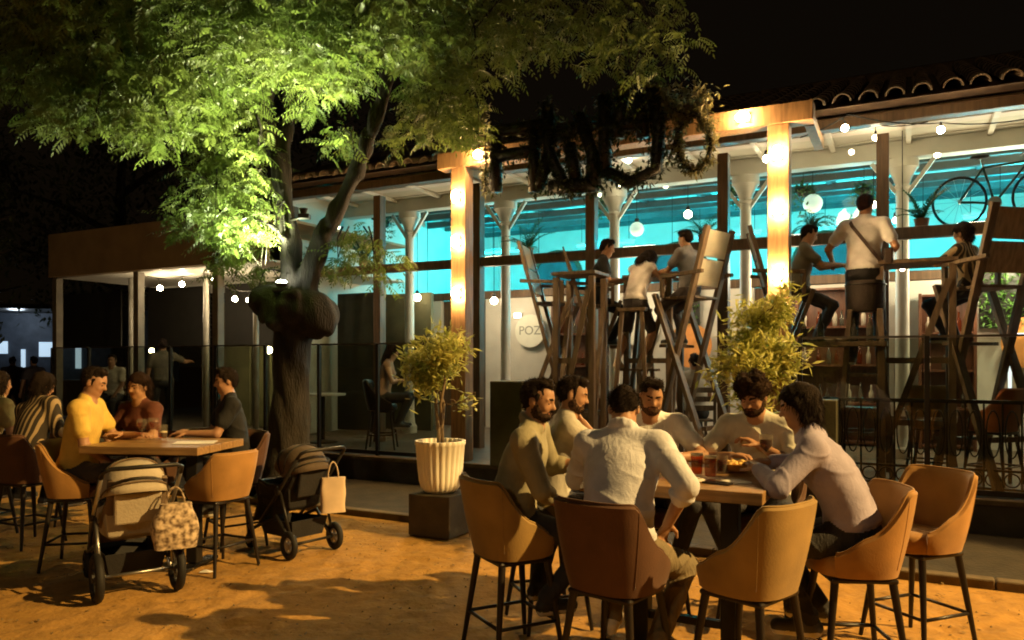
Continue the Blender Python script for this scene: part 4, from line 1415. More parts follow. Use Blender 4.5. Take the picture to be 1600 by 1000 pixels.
# lamp added above the planted wall to brighten it
hl = thing('added_wall_lamp', 'small added lamp brightening the planted wall at the right edge', 'lamp', fp(1590, 385, 4.2), -TH)
MB().tube([(0, 0, 0), (0, 0.3, 0.1)], 0.01, 6).build('arm', BLACKM, hl)
MB().tube([(-0.25, 0, 0), (0.25, 0, 0)], 0.03, 10).build('shade', BLACKM, hl, True)
lamp('added_wall_light', hl, (0, -0.25, -0.15), 130, (1.0, 0.92, 0.6), 0.08)
# dark timber cabinets against the partition
for px0, px1, zt, lab in ((1245, 1385, 2.35, 'dark timber bottle cabinet behind the serving shelf'), (1435, 1525, 2.2, 'dark timber cabinet behind the plank-backed high chair'), (868, 965, 2.3, 'dark timber cabinet behind the ladder-like high table')):
    e = 4.35
    sa, sb = sF(px0, e), sF(px1, e)
    t = thing('bottle_cabinet', lab, 'cabinet', W((sa + sb) / 2, e, TZ), -TH)
    CB = mat('cabinet_wood', (0.12, 0.05, 0.025), 0.4, var=0.3, stretch=(5, 5, 0.8))
    wd = sb - sa
    MB().box((0, 0.1, zt / 2), (wd, 0.03, zt)).build('back', CB, t)
    for q in (-1, 1):
        MB().box((q * (wd / 2 - 0.02), -0.06, zt / 2), (0.04, 0.28, zt)).build('side', CB, t, bevel=0.004)
    for j in range(5):
        MB().box((0, -0.06, 0.05 + (zt - 0.08) / 4 * j), (wd - 0.085, 0.27, 0.03)).build('shelf', CB, t)
    rb = random.Random(px0)
    for j in range(1, 4):
        x = -wd / 2 + 0.12
        while x < wd / 2 - 0.1:
            hh = rb.uniform(0.2, 0.3)
            z0 = 0.05 + (zt - 0.08) / 4 * j + 0.016
            MB().lathe([(0.032, 0), (0.034, hh * 0.55), (0.012, hh * 0.75), (0.012, hh), (0, hh)], 10, (x, -0.07, z0)).build('bottle', rb.choice((BOT, BEER, mat('label_white', (0.5, 0.45, 0.35), 0.6))), t, True)
            x += rb.uniform(0.09, 0.2)
# a white strip light leaning on the terrace at the right edge
ts = thing('strip_light', 'bright white frame light on the terrace at the right edge', 'light', fp(1578, 608, 1.1), -TH)
MB().box((0, 0, 0.26), (0.03, 0.03, 0.56)).build('upright', emit('cool_strip', (0.85, 0.92, 1.0), 2.5), ts)
MB().box((0.26, 0, 0.55), (0.49, 0.03, 0.03)).build('cross_bar', emit('cool_strip', (0.85, 0.92, 1.0), 2.5), ts)
zst = fp(1578, 608, 1.1).z - TZ
MB().box((0, 0, -zst / 2 - 0.01), (0.035, 0.035, zst - 0.02)).build('leg', BLACKM, ts)
MB().box((0.5, 0, 0.27 - zst / 2), (0.035, 0.035, zst + 0.53)).build('leg', BLACKM, ts)
# pale tables and a bar counter far inside
for px, e, lab in ((505, 1.0, 'pale low table behind the tree trunk'), (560, 3.2, 'pale table far inside left')):
    t = thing('cafe_table', lab, 'table', Wp(px, e), -TH)
    MB().lathe([(0.33, 0.72), (0.34, 0.73), (0.34, 0.75), (0, 0.75)], 26).build('top', mat('pale_top', (0.6, 0.58, 0.5), 0.3), t, True, angle=40)
    MB().lathe([(0.22, 0), (0.22, 0.02), (0.03, 0.05), (0.03, 0.72)], 14).build('leg', BLACKM, t, True, angle=40)
# ================================================================== signed-distance modelling for bodies and bark
class SDF:
    def __init__(self):
        self.p = []

    def cap(self, a, b, ra, rb, tag, k=0.02, sub=False):
        self.p.append(('c', np.array(a, np.float32), np.array(b, np.float32), ra, rb, tag, k, sub))

    def ell(self, c, r, tag, k=0.02, rot=None, sub=False):
        M = np.eye(3, dtype=np.float32) if rot is None else np.array(rot, np.float32)
        self.p.append(('e', np.array(c, np.float32), np.array(r, np.float32), M, None, tag, k, sub))

    @staticmethod
    def dist(q, P):
        if q[0] == 'c':
            a, b, ra, rb = q[1:5]
            ab = b - a
            L = float(ab @ ab) + 1e-9
            t = np.clip(((P - a) @ ab) / L, 0, 1)
            d = P - a - t[..., None] * ab
            return np.sqrt((d * d).sum(-1)) - (ra + (rb - ra) * t)
        c, r, M = q[1:4]
        X = (P - c) @ M            # columns of M are the ellipsoid's axes
        k0 = np.sqrt(((X / r) ** 2).sum(-1))
        k1 = np.sqrt(((X / (r * r)) ** 2).sum(-1)) + 1e-9
        return np.where(k0 < 1e-4, -float(r.min()), k0 * (k0 - 1.0) / k1)

    def bounds(self, q):
        if q[0] == 'c':
            r = max(q[3], q[4])
            return np.minimum(q[1], q[2]) - r, np.maximum(q[1], q[2]) + r
        r = float(q[2].max())
        return q[1] - r, q[1] + r

    def mesh(self, h, disp=None):
        bs = [self.bounds(q) for q in self.p if not q[7]]
        lo = np.min([b[0] for b in bs], 0) - 4 * h
        hi = np.max([b[1] for b in bs], 0) + 4 * h
        n = np.ceil((hi - lo) / h).astype(int) + 1
        D = np.full(n, 0.3, np.float32)
        ax = [lo[i] + h * np.arange(n[i], dtype=np.float32) for i in range(3)]
        for q in self.p:
            k = q[6]
            l_, u_ = self.bounds(q)
            m = 0.06 + k
            i0 = np.maximum(np.floor((l_ - m - lo) / h).astype(int), 0)
            i1 = np.minimum(np.ceil((u_ + m - lo) / h).astype(int) + 1, n)
            sl_ = tuple(slice(i0[i], i1[i]) for i in range(3))
            G = np.stack(np.meshgrid(*[ax[i][sl_[i]] for i in range(3)], indexing='ij'), -1)
            d = self.dist(q, G).astype(np.float32)
            o = D[sl_]
            if q[7]:
                if k > 0:
                    hh = np.clip(0.5 - 0.5 * (o + d) / k, 0, 1)
                    D[sl_] = o + (-d - o) * hh + k * hh * (1 - hh)
                else:
                    D[sl_] = np.maximum(o, -d)
            else:
                hh = np.clip(0.5 + 0.5 * (d - o) / max(k, 1e-5), 0, 1)
                D[sl_] = d + (o - d) * hh - k * hh * (1 - hh)
        if disp is not None:
            G = np.stack(np.meshgrid(*ax, indexing='ij'), -1)
            near = np.abs(D) < 0.05
            D[near] += disp(G[near]).astype(np.float32)
        return nets(D, lo, h)

    def tags(self, V):
        best = np.full(len(V), 9.0)
        tg = np.zeros(len(V), int)
        for q in self.p:
            if q[7]:
                continue
            d = self.dist(q, V)
            m = d < best
            best[m] = d[m]
            tg[m] = q[5]
        return tg

def nets(D, lo, h):
    S = D < 0
    c = np.zeros(tuple(x - 1 for x in D.shape), np.int8)
    sh = D.shape
    for i in (0, 1):
        for j in (0, 1):
            for k in (0, 1):
                c += S[i:sh[0] - 1 + i, j:sh[1] - 1 + j, k:sh[2] - 1 + k]
    act = (c > 0) & (c < 8)
    I = np.argwhere(act)
    idx = np.full(c.shape, -1, np.int64)
    idx[act] = np.arange(len(I))
    acc = np.zeros((len(I), 3))
    cnt = np.zeros(len(I))
    off = [(i, j, k) for i in (0, 1) for j in (0, 1) for k in (0, 1)]
    for a in off:
        for b in off:
            if sum(b) - sum(a) == 1 and all(y >= x for x, y in zip(a, b)):
                da = D[I[:, 0] + a[0], I[:, 1] + a[1], I[:, 2] + a[2]]
                db = D[I[:, 0] + b[0], I[:, 1] + b[1], I[:, 2] + b[2]]
                m = (da < 0) != (db < 0)
                t = np.where(m, da / np.where(np.abs(da - db) < 1e-9, 1, da - db), 0)
                pos = np.array(a)[None] + t[:, None] * (np.array(b) - np.array(a))[None]
                acc[m] += pos[m]
                cnt[m] += 1
    V = lo + h * (I + acc / np.maximum(cnt, 1)[:, None])
    quads = []
    for axx in range(3):
        o1, o2 = [(1, 2), (2, 0), (0, 1)][axx]
        sl0 = [slice(None)] * 3
        sl1 = [slice(None)] * 3
        sl0[axx] = slice(0, -1)
        sl1[axx] = slice(1, None)
        A, Bq = S[tuple(sl0)], S[tuple(sl1)]
        E = np.argwhere(A != Bq)
        E = E[(E[:, o1] > 0) & (E[:, o2] > 0) & (E[:, o1] < c.shape[o1]) & (E[:, o2] < c.shape[o2]) & (E[:, axx] < c.shape[axx])]
        flip = A[E[:, 0], E[:, 1], E[:, 2]]
        def g(d1, d2):
            e = E.copy()
            e[:, o1] -= d1
            e[:, o2] -= d2
            return idx[e[:, 0], e[:, 1], e[:, 2]]
        q = np.stack([g(1, 1), g(0, 1), g(0, 0), g(1, 0)], 1)
        q[~flip] = q[~flip][:, ::-1]
        quads.append(q)
    Q = np.concatenate(quads)
    Q = Q[(Q >= 0).all(1)]
    return V, Q

def to_mesh(name, V, Q, mats, tg=None, smooth_it=0):
    if smooth_it:
        for _ in range(smooth_it):
            a = np.zeros_like(V)
            n = np.zeros(len(V))
            for i in range(4):
                np.add.at(a, Q[:, i], V[Q[:, (i + 1) % 4]])
                np.add.at(n, Q[:, i], 1)
            V = V * 0.5 + 0.5 * a / np.maximum(n, 1)[:, None]
    me = bpy.data.meshes.new(name)
    me.vertices.add(len(V))
    me.vertices.foreach_set('co', V.astype(np.float32).ravel())
    me.loops.add(len(Q) * 4)
    me.loops.foreach_set('vertex_index', Q.astype(np.int32).ravel())
    me.polygons.add(len(Q))
    me.polygons.foreach_set('loop_start', (np.arange(len(Q)) * 4).astype(np.int32))
    for m in mats:
        me.materials.append(m)
    if tg is not None:
        me.polygons.foreach_set('material_index', tg.astype(np.int32))
    me.polygons.foreach_set('use_smooth', np.ones(len(Q), bool))
    me.update(calc_edges=True)
    me.validate()
    return me

def rotm(yaw=0, pitch=0, roll=0):
    """yaw about z, pitch nods forward (towards +y), roll tips to the right"""
    return (Matrix.Rotation(R(yaw), 3, 'Z') @ Matrix.Rotation(R(-pitch), 3, 'X') @ Matrix.Rotation(R(roll), 3, 'Y'))

def ik(a, t, l1, l2, hint):
    a, t, hint = Vector(a), Vector(t), Vector(hint)
    d = t - a
    L = d.length
    if L > (l1 + l2) * 0.998:
        t = a + d * ((l1 + l2) * 0.998 / L)
        d = t - a
        L = d.length
    L = max(L, abs(l1 - l2) * 1.02 + 1e-4)
    x = (l1 * l1 - l2 * l2 + L * L) / (2 * L)
    hgt = math.sqrt(max(0, l1 * l1 - x * x))
    dn = d.normalized()
    hp = hint - dn * hint.dot(dn)
    hp = hp.normalized() if hp.length > 1e-5 else Vector((0, 0, 1))
    return a + dn * x + hp * hgt, t

SK, TOP, BOT_, SHOE, HAIRT, EYE, LIP, SOLE, BRD = range(9)

def skinmat(c):
    return mat('skin_%d_%d' % (int(c[0] * 100), int(c[2] * 1000)), c, 0.5, var=0.08, scale=25, spec=0.35)

def hand(S, wrist, fdir, palm, curl, side, h=1.0):
    """fdir: direction of the fingers, palm: direction the palm faces, side: +1 right hand"""
    f = Vector(fdir).normalized()
    n = Vector(palm)
    n = (n - f * n.dot(f)).normalized()
    x = f.cross(n).normalized() * side       # towards the little finger (right hand: palm down)
    w_ = Vector(wrist)
    c0 = w_ + f * 0.048 * h
    M = np.array([list(x), list(f), list(n)]).T
    S.ell(c0, (0.040 * h, 0.052 * h, 0.017 * h), SK, 0.012, M)
    for i, (u, ln) in enumerate(((-0.029, 0.070), (-0.0098, 0.080), (0.0098, 0.074), (0.028, 0.058))):
        b = w_ + f * (0.088 - 0.006 * abs(i - 1.3)) * h + x * u * h
        a1 = R(curl * 0.35)
        d = f * math.cos(a1) + n * math.sin(a1)
        p1 = b + d * ln * 0.46 * h
        a2 = R(curl)
        d = f * math.cos(a2) + n * math.sin(a2)
        p2 = p1 + d * ln * 0.30 * h
        a3 = R(curl * 1.5)
        d = f * math.cos(a3) + n * math.sin(a3)
        p3 = p2 + d * ln * 0.24 * h
        S.cap(b - f * 0.012, p1, 0.0090 * h, 0.0086 * h, SK, 0.004)
        S.cap(p1, p2, 0.0084 * h, 0.0078 * h, SK, 0.003)
        S.cap(p2, p3, 0.0078 * h, 0.0068 * h, SK, 0.003)
    b = w_ + f * 0.022 * h - x * 0.028 * h + n * 0.006
    d = (f * 0.65 - x * 0.75 + n * 0.25 * (1 + curl / 60)).normalized()
    p1 = b + d * 0.042 * h
    d2 = (f * 0.9 - x * 0.25 + n * 0.4).normalized()
    p2 = p1 + d2 * 0.034 * h
    S.cap(b, p1, 0.0125 * h, 0.0102 * h, SK, 0.008)
    S.cap(p1, p2, 0.0100 * h, 0.0078 * h, SK, 0.003)

def person(loc, rz, label, *, seat=0.70, H=1.72, lean=12, side=0, twist=0, head=(0, 0, 0), rh=None, lh=None,
           rel=None, lel=None, rf=None, lf=None, rk=None, lk=None, top=(0.5, 0.5, 0.5), top_mat=None, pants=(0.05, 0.05, 0.06), shoe=(0.05, 0.05, 0.05),
           skin=(0.37, 0.20, 0.115), hair=(0.018, 0.012, 0.009), style='short', sleeve='short', beard=0.0, female=False,
           vox=0.0065, shorts=False, rcurl=35, lcurl=35, rpalm=(0, 0, -1), lpalm=(0, 0, -1), group=None, stand=False, girth=1.0, collar=False, sole=(0.6, 0.58, 0.52)):
    k = H / 1.72
    S = SDF()
    g = girth * k
    # -- spine
    pel = Vector((0, 0, seat + 0.085 * k)) if not stand else Vector((0, 0, 0.90 * k))
    T = rotm(twist, lean, side)
    Tp = rotm(twist * 0.3, lean * 0.35, side * 0.5)
    wst = pel + Tp @ Vector((0, 0, 0.17 * k))
    chest = wst + T @ Vector((0, 0.008, 0.20 * k))
    nb = wst + T @ Vector((0, -0.008, 0.365 * k))
    sw = (0.158 if female else 0.178) * k
    shr = wst + T @ Vector((sw, 0.0, 0.315 * k))
    shl = wst + T @ Vector((-sw, 0.0, 0.315 * k))
    Mt = np.array(T)
    Mp = np.array(Tp)
    hipw = 0.095 * k
    S.ell(pel + Vector((0, -0.01, 0.0)), (0.165 * g, 0.125 * g, 0.105 * k), BOT_, 0.03, Mp)
    S.ell(pel + Tp @ Vector((0, -0.008, 0.055 * k)), (0.176 * g, 0.138 * g, 0.060 * k), TOP, 0.012, Mp)
    S.ell(wst + Tp @ Vector((0, 0.0, -0.035 * k)), ((0.145 if female else 0.168) * g, 0.124 * g, 0.135 * k), TOP, 0.05, Mp)
    S.ell(wst + T @ Vector((0, 0.0, 0.10 * k)), ((0.142 if female else 0.166) * g, 0.122 * g, 0.15 * k), TOP, 0.05, Mt)
    S.ell(chest, ((0.155 if female else 0.178) * g, 0.120 * g, 0.150 * k), TOP, 0.04, Mt)
    if female:
        for q in (-1, 1):
            S.ell(chest + T @ Vector((q * 0.075 * k, 0.075 * k, 0.0)), (0.062 * k,) * 3, TOP, 0.04)
    S.cap(shl, shr, 0.062 * k, 0.062 * k, TOP, 0.05)
    S.cap(shr.lerp(nb, 0.2), nb + T @ Vector((0, -0.005, 0.02 * k)), 0.045 * k, 0.05 * k, TOP, 0.04)
    S.cap(shl.lerp(nb, 0.2), nb + T @ Vector((0, -0.005, 0.02 * k)), 0.045 * k, 0.05 * k, TOP, 0.04)
    if collar:
        for i in range(11):
            a0, a1 = R(115 + 310 / 11 * i), R(115 + 310 / 11 * (i + 1))
            q0 = nb + T @ Vector((0.066 * math.cos(a0) * k, 0.066 * math.sin(a0) * k - 0.004, 0.035 - 0.02 * math.sin(a0)))
            q1 = nb + T @ Vector((0.066 * math.cos(a1) * k, 0.066 * math.sin(a1) * k - 0.004, 0.035 - 0.02 * math.sin(a1)))
            S.cap(q0, q1, 0.012, 0.012, TOP, 0.006)
            S.cap(q0 - Vector((0, 0, 0.02)), q1 - Vector((0, 0, 0.02)), 0.016, 0.016, TOP, 0.01)
    # -- head
    Hm = rotm(twist + head[0], lean * 0.25 + head[1], head[2])
    neckdir = (T @ Vector((0, 0, 1)) + Hm @ Vector((0, 0.0, 1))).normalized()
    hb = nb + neckdir * 0.060 * k
    S.cap(nb + neckdir * 0.018 + T @ Vector((0, 0.014, 0)), hb + Hm @ Vector((0, 0.0, 0.03)), 0.054 * k, 0.050 * k, SK, 0.02)
    hk = 0.93 * k ** 0.5
    def hp(x, y, z):
        return hb + Hm @ (Vector((x, y, z)) * hk)
    Mh = np.array(Hm)
    S.ell(hp(0, 0.000, 0.125), (0.074 * hk, 0.094 * hk, 0.092 * hk), SK, 0.02, Mh)
    S.ell(hp(0, 0.036, 0.075), (0.060 * hk, 0.058 * hk, 0.085 * hk), SK, 0.03, Mh)
    S.ell(hp(0, 0.062, 0.012), (0.026 * hk, 0.024 * hk, 0.020 * hk), BRD if beard > 0.5 else SK, 0.025, Mh)      # chin
    for q in (-1, 1):
        S.ell(hp(q * 0.044, 0.028, 0.035), (0.018 * hk, 0.036 * hk, 0.03 * hk), BRD if beard > 0.5 else SK, 0.02, Mh)  # jaw
        S.ell(hp(q * 0.040, 0.070, 0.072), (0.020 * hk, 0.015 * hk, 0.016 * hk), SK, 0.015, Mh)   # cheek
        S.ell(hp(q * 0.0765, -0.006, 0.092), (0.009 * hk, 0.019 * hk, 0.031 * hk), SK, 0.006, Mh)  # ear
        S.cap(hp(q * 0.014, 0.088, 0.122), hp(q * 0.050, 0.074, 0.124), 0.0085 * hk, 0.0065 * hk, SK, 0.010)  # brow bone
    for q in (-1, 1):                                                    # eye sockets, lids, lashes, brows
        S.ell(hp(q * 0.032, 0.097, 0.104), (0.019 * hk, 0.017 * hk, 0.011 * hk), SK, 0.008, Mh, sub=True)
        S.ell(hp(q * 0.032, 0.074, 0.104), (0.015 * hk, 0.013 * hk, 0.011 * hk), SK, 0.003, Mh)
        S.ell(hp(q * 0.032, 0.0835, 0.1015), (0.0105 * hk, 0.005 * hk, 0.0032 * hk), EYE, 0.001, Mh)
        S.cap(hp(q * 0.015, 0.0965, 0.1235), hp(q * 0.047, 0.0815, 0.1265), 0.0036 * hk, 0.0026 * hk, HAIRT, 0.003)
    S.cap(hp(0, 0.090, 0.108), hp(0, 0.110, 0.076), 0.009 * hk, 0.0125 * hk, SK, 0.010)   # nose
    for q in (-1, 1):
        S.ell(hp(q * 0.012, 0.100, 0.073), (0.008 * hk,) * 3, SK, 0.006)
    S.cap(hp(-0.020, 0.086, 0.0455), hp(0.020, 0.086, 0.0455), 0.0062 * hk, 0.0062 * hk, LIP, 0.005)
    if beard > 0:
        th = 0.003 + 0.006 * beard
        S.ell(hp(0, 0.052, 0.022), (0.055 * hk, (0.044 + th) * hk, 0.034 * hk), BRD, 0.008, Mh)
        for q in (-1, 1):
            S.cap(hp(q * 0.066, 0.012, 0.085), hp(q * 0.050, 0.045, 0.028), 0.010 * hk, 0.018 * hk, BRD, 0.008)
            S.cap(hp(q * 0.004, 0.096, 0.058), hp(q * 0.028, 0.084, 0.046), 0.006 * hk, 0.005 * hk, BRD, 0.004)
    # -- arms
    ua, fa = 0.275 * k, 0.245 * k
    for sgn, sh, hd_, el, cu, pm in ((1, shr, rh, rel, rcurl, rpalm), (-1, shl, lh, lel, lcurl, lpalm)):
        if hd_ is None:
            hd_ = (sgn * 0.16, 0.30, seat + 0.13)
        if el is None:
            el = (sgn * 0.6, -0.5, -0.6)
        E, Wr = ik(sh, hd_, ua, fa, el)
        fd = (Wr - E).normalized()
        if sleeve == 'none':
            S.cap(sh, E, 0.046 * k, 0.036 * k, SK, 0.03)
            S.cap(E, Wr, 0.036 * k, 0.025 * k, SK, 0.01)
        elif sleeve == 'short':
            m_ = sh.lerp(E, 0.62)
            S.cap(sh, m_, 0.066 * k, 0.063 * k, TOP, 0.04)
            S.cap(sh.lerp(E, 0.5), E, 0.043 * k, 0.037 * k, SK, 0.004)
            S.cap(E, Wr, 0.039 * k, 0.025 * k, SK, 0.012)
        else:
            S.cap(sh, E, 0.068 * k, 0.058 * k, TOP, 0.04)
            if sleeve == 'rolled':
                q_ = E.lerp(Wr, 0.22)
                S.cap(E, q_, 0.057 * k, 0.054 * k, TOP, 0.012)
                S.cap(E.lerp(Wr, 0.17), E.lerp(Wr, 0.25), 0.057 * k, 0.057 * k, TOP, 0.004)
                S.cap(q_, Wr, 0.037 * k, 0.025 * k, SK, 0.004)
            else:
                q_ = E.lerp(Wr, 0.90)
                S.cap(E, q_, 0.056 * k, 0.041 * k, TOP, 0.015)
                S.cap(q_, Wr, 0.026 * k, 0.025 * k, SK, 0.004)
        hand(S, Wr, fd + Vector((0, 0, 0.0)), pm, cu, sgn, k)
    # -- legs
    tl, sl_ = 0.42 * k, 0.41 * k
    for sgn, ft, kn in ((1, rf, rk), (-1, lf, lk)):
        hipj = pel + Vector((sgn * hipw, 0.015, -0.02))
        if ft is None:
            ft = (sgn * 0.13, 0.30, 0.30 if not stand else 0.0)
        if kn is None:
            kn = (sgn * 0.35, 1.0, 0.35)
        an = Vector(ft) + Vector((0, -0.06, 0.085))
        K, A = ik(hipj, an, tl, sl_, kn)
        if shorts:
            m_ = hipj.lerp(K, 0.8)
            S.cap(hipj, m_, 0.088 * g, 0.076 * k, BOT_, 0.03)
            S.cap(hipj.lerp(K, 0.6), K, 0.066 * k, 0.053 * k, SK, 0.004)
            S.cap(K, A, 0.053 * k, 0.034 * k, SK, 0.015)
            S.ell(K.lerp(A, 0.3) + Vector((0, -0.018, 0)), (0.046 * k, 0.046 * k, 0.10 * k), SK, 0.03)
        else:
            S.cap(hipj, K, 0.088 * g, 0.062 * k, BOT_, 0.03)
            S.cap(K, A, 0.061 * k, 0.050 * k, BOT_, 0.02)
        toe = A + Vector((sgn * 0.02, 0.15 * k, -0.055))
        heel = A + Vector((0, -0.035, -0.05))
        S.cap(A + Vector((0, 0, -0.01)), A + Vector((0, 0.04, -0.03)), 0.042 * k, 0.042 * k, SHOE, 0.01)
        S.cap(heel, toe, 0.036 * k, 0.034 * k, SHOE, 0.02)
        S.cap(heel + Vector((0, 0, -0.022)), toe + Vector((0, 0, -0.018)), 0.030 * k, 0.030 * k, SOLE, 0.004)
    # -- cloth folds as real relief
    rs = np.random.default_rng(int(abs(loc[0] * 977 + loc[1] * 331)) + 1)
    fr = rs.normal(0, 1, (6, 3)) * np.array([17, 17, 19])
    ph = rs.uniform(0, 6.28, 6)
    zc = hb.z - 0.06
    def disp(G):
        a = np.zeros(len(G))
        for i in range(3):
            r_ = 1 - np.abs(np.sin(G @ fr[i] + ph[i] + 2.2 * np.sin(G @ fr[i + 3] * 0.33 + ph[i + 3])))
            msk = np.clip(np.sin(G @ fr[(i + 4) % 6] * 0.28 + ph[(i + 2) % 6]) * 1.2, 0, 1)
            a += r_ ** 3 * msk
        a = a * 0.008 - 0.002
        wgt = np.clip((zc - G[:, 2]) / 0.05, 0, 1) * np.clip((G[:, 2] - 0.25 * (0 if stand else 1)) / 0.1, 0, 1)
        return a * wgt
    SN = SDF()
    V, Q = S.mesh(vox, None)
    tg = S.tags(V[Q].mean(1))
    # fold relief only where cloth is
    vt = np.zeros(len(V))
    cl = np.isin(tg, (TOP, BOT_))
    for i in range(4):
        np.add.at(vt, Q[:, i], cl * 0.25)
    nrm = np.zeros_like(V)
    fn = np.cross(V[Q[:, 2]] - V[Q[:, 0]], V[Q[:, 3]] - V[Q[:, 1]])
    for i in range(4):
        np.add.at(nrm, Q[:, i], fn)
    nrm /= np.linalg.norm(nrm, axis=1)[:, None] + 1e-12
    V = V + nrm * (disp(V) * np.clip(vt - 0.5, 0, 0.5) * 2)[:, None]
    tm_ = top_mat or mat('cloth_%d_%d_%d' % tuple(int(x * 999) for x in top), top, 0.85, var=0.14, scale=9, bump=0.15, bscale=200, wrinkle=0.13)
    mats = [skinmat(skin), tm_, mat('cloth_%d_%d_%d' % tuple(int(x * 999) for x in pants), pants, 0.85, var=0.14, scale=9, bump=0.15, bscale=200, wrinkle=0.3),
            mat('shoe_%d_%d' % (int(shoe[0] * 999), int(shoe[2] * 999)), shoe, 0.6), mat('hair_%d_%d' % (int(hair[0] * 9999), int(hair[2] * 9999)), hair, 0.7, var=0.5, scale=70, bump=0.6, bscale=170, spec=0.08),
            mat('eye_dark', (0.03, 0.02, 0.015), 0.25), mat('lip', tuple(x * y for x, y in zip(skin, (0.85, 0.55, 0.55))), 0.45), mat('sole_%d' % int(sole[0] * 999), sole, 0.6),
            mat('beard_%d_%d' % (int(hair[0] * 9999), int(beard * 10)), tuple(x * 1.3 for x in hair), 0.75, c2=tuple(a_ * (0.62 - 0.42 * beard) + b_ for a_, b_ in zip(skin, hair)), scale=75, bump=0.5, bscale=170, spec=0.1)]
    me = to_mesh('person', V, Q, mats, tg, 1)
    o = bpy.data.objects.new('person', me)
    col.objects.link(o)
    o.location = loc
    o.rotation_euler.z = rz
    tag(o, label, 'person', group)
    # -- hair
    Hs = SDF()
    if style == 'short':
        Hs.ell(hp(0, -0.012, 0.142), (0.0775 * hk, 0.096 * hk, 0.084 * hk), 0, 0.01, Mh)
        Hs.ell(hp(0, -0.045, 0.105), (0.0715 * hk, 0.056 * hk, 0.070 * hk), 0, 0.02, Mh)
        Hs.ell(hp(0, 0.040, 0.205), (0.060 * hk, 0.045 * hk, 0.028 * hk), 0, 0.02, Mh)
        for q in (-1, 1):
            Hs.cap(hp(q * 0.071, 0.018, 0.135), hp(q * 0.069, 0.020, 0.09), 0.012 * hk, 0.007 * hk, 0, 0.01)
        Hs.ell(hp(0, 0.096, 0.085), (0.082 * hk, 0.060 * hk, 0.088 * hk), 0, 0.0, Mh, sub=True)
        amp, fq = 0.005, 75
    elif style == 'curly':
        Hs.ell(hp(0, -0.012, 0.150), (0.100 * hk, 0.112 * hk, 0.098 * hk), 0, 0.01, Mh)
        rr_ = random.Random(5)
        for i in range(46):
            a, b = rr_.uniform(0, 2 * PI), rr_.uniform(-0.1, 1.0)
            x, y, z = math.cos(a) * math.cos(b) * 0.098, math.sin(a) * math.cos(b) * 0.106 - 0.012, 0.155 + math.sin(b) * 0.095
            Hs.ell(hp(x, y, z), (rr_.uniform(0.016, 0.030),) * 3, 0, 0.008)
        Hs.ell(hp(0, 0.110, 0.072), (0.085 * hk, 0.062 * hk, 0.080 * hk), 0, 0.0, Mh, sub=True)
        amp, fq = 0.007, 60
    else:
        Hs.ell(hp(0, -0.014, 0.145), (0.089 * hk, 0.106 * hk, 0.094 * hk), 0, 0.01, Mh)
        Hs.ell(hp(0, -0.055, 0.07), (0.086 * hk, 0.062 * hk, 0.10 * hk), 0, 0.03, Mh)
        if style == 'long':
            Hs.ell(hp(0, -0.065, -0.03), (0.088 * hk, 0.050 * hk, 0.12 * hk), 0, 0.04, Mh)
            for q in (-1, 1):
                Hs.cap(hp(q * 0.075, 0.005, 0.12), hp(q * 0.075, -0.01, 0.0), 0.026 * hk, 0.022 * hk, 0, 0.02)
        elif style == 'bob':
            for q in (-1, 1):
                Hs.cap(hp(q * 0.076, 0.015, 0.13), hp(q * 0.078, 0.0, 0.03), 0.026 * hk, 0.024 * hk, 0, 0.02)
        else:   # tied back
            Hs.ell(hp(0, -0.115, 0.12), (0.038 * hk, 0.038 * hk, 0.04 * hk), 0, 0.015, Mh)
        Hs.ell(hp(0, 0.104, 0.075), (0.074 * hk, 0.066 * hk, 0.092 * hk), 0, 0.0, Mh, sub=True)
        amp, fq = 0.005, 55
    def hd(G):
        return amp * (np.sin(G[:, 0] * fq + 2 * np.sin(G[:, 1] * fq * 0.6)) * np.sin(G[:, 1] * fq * 0.9 + 1.3) + 0.6 * np.sin(G[:, 2] * fq * 0.8 + 2.2 * np.sin(G[:, 0] * fq * 0.5)))
    hv, hq = Hs.mesh(max(0.0055, vox * 0.85), hd)
    # loose strands break up the outline of hair and beard
    if vox < 0.0125:
        hr = np.random.default_rng(int(abs(loc[0]) * 100) + 5)
        def strands(V_, Q_, n_, l0, l1, wd, jit, flow):
            c_ = V_[Q_].mean(1)
            nn = np.cross(V_[Q_[:, 2]] - V_[Q_[:, 0]], V_[Q_[:, 3]] - V_[Q_[:, 1]])
            nn /= np.linalg.norm(nn, axis=1)[:, None] + 1e-12
            pk = hr.integers(0, len(Q_), n_)
            d_ = nn[pk] * 0.55 + hr.normal(0, jit, (n_, 3)) + np.array(flow)
            d_ /= np.linalg.norm(d_, axis=1)[:, None]
            s_ = np.cross(d_, hr.normal(0, 1, (n_, 3)))
            s_ /= np.linalg.norm(s_, axis=1)[:, None] + 1e-12
            L_ = hr.uniform(l0, l1, (n_, 1))
            b_ = c_[pk] - nn[pk] * 0.002
            tip = b_ + d_ * L_
            return np.stack([b_ - s_ * wd, b_ + s_ * wd, tip + s_ * wd * 0.25, tip - s_ * wd * 0.25], 1).reshape(-1, 3)
        bk_ = Hm @ Vector((0, -1, -0.6))
        if style == 'curly':
            parts_ = [strands(hv, hq, 1500, 0.012, 0.034, 0.0022, 0.7, (0, 0, 0.1))]
        elif style == 'short':
            parts_ = [strands(hv, hq, 1800, 0.008, 0.020, 0.0016, 0.35, tuple(bk_ * 0.35))]
        else:
            parts_ = [strands(hv, hq, 1600, 0.02, 0.05, 0.0016, 0.15, (0, 0, -1.3))]
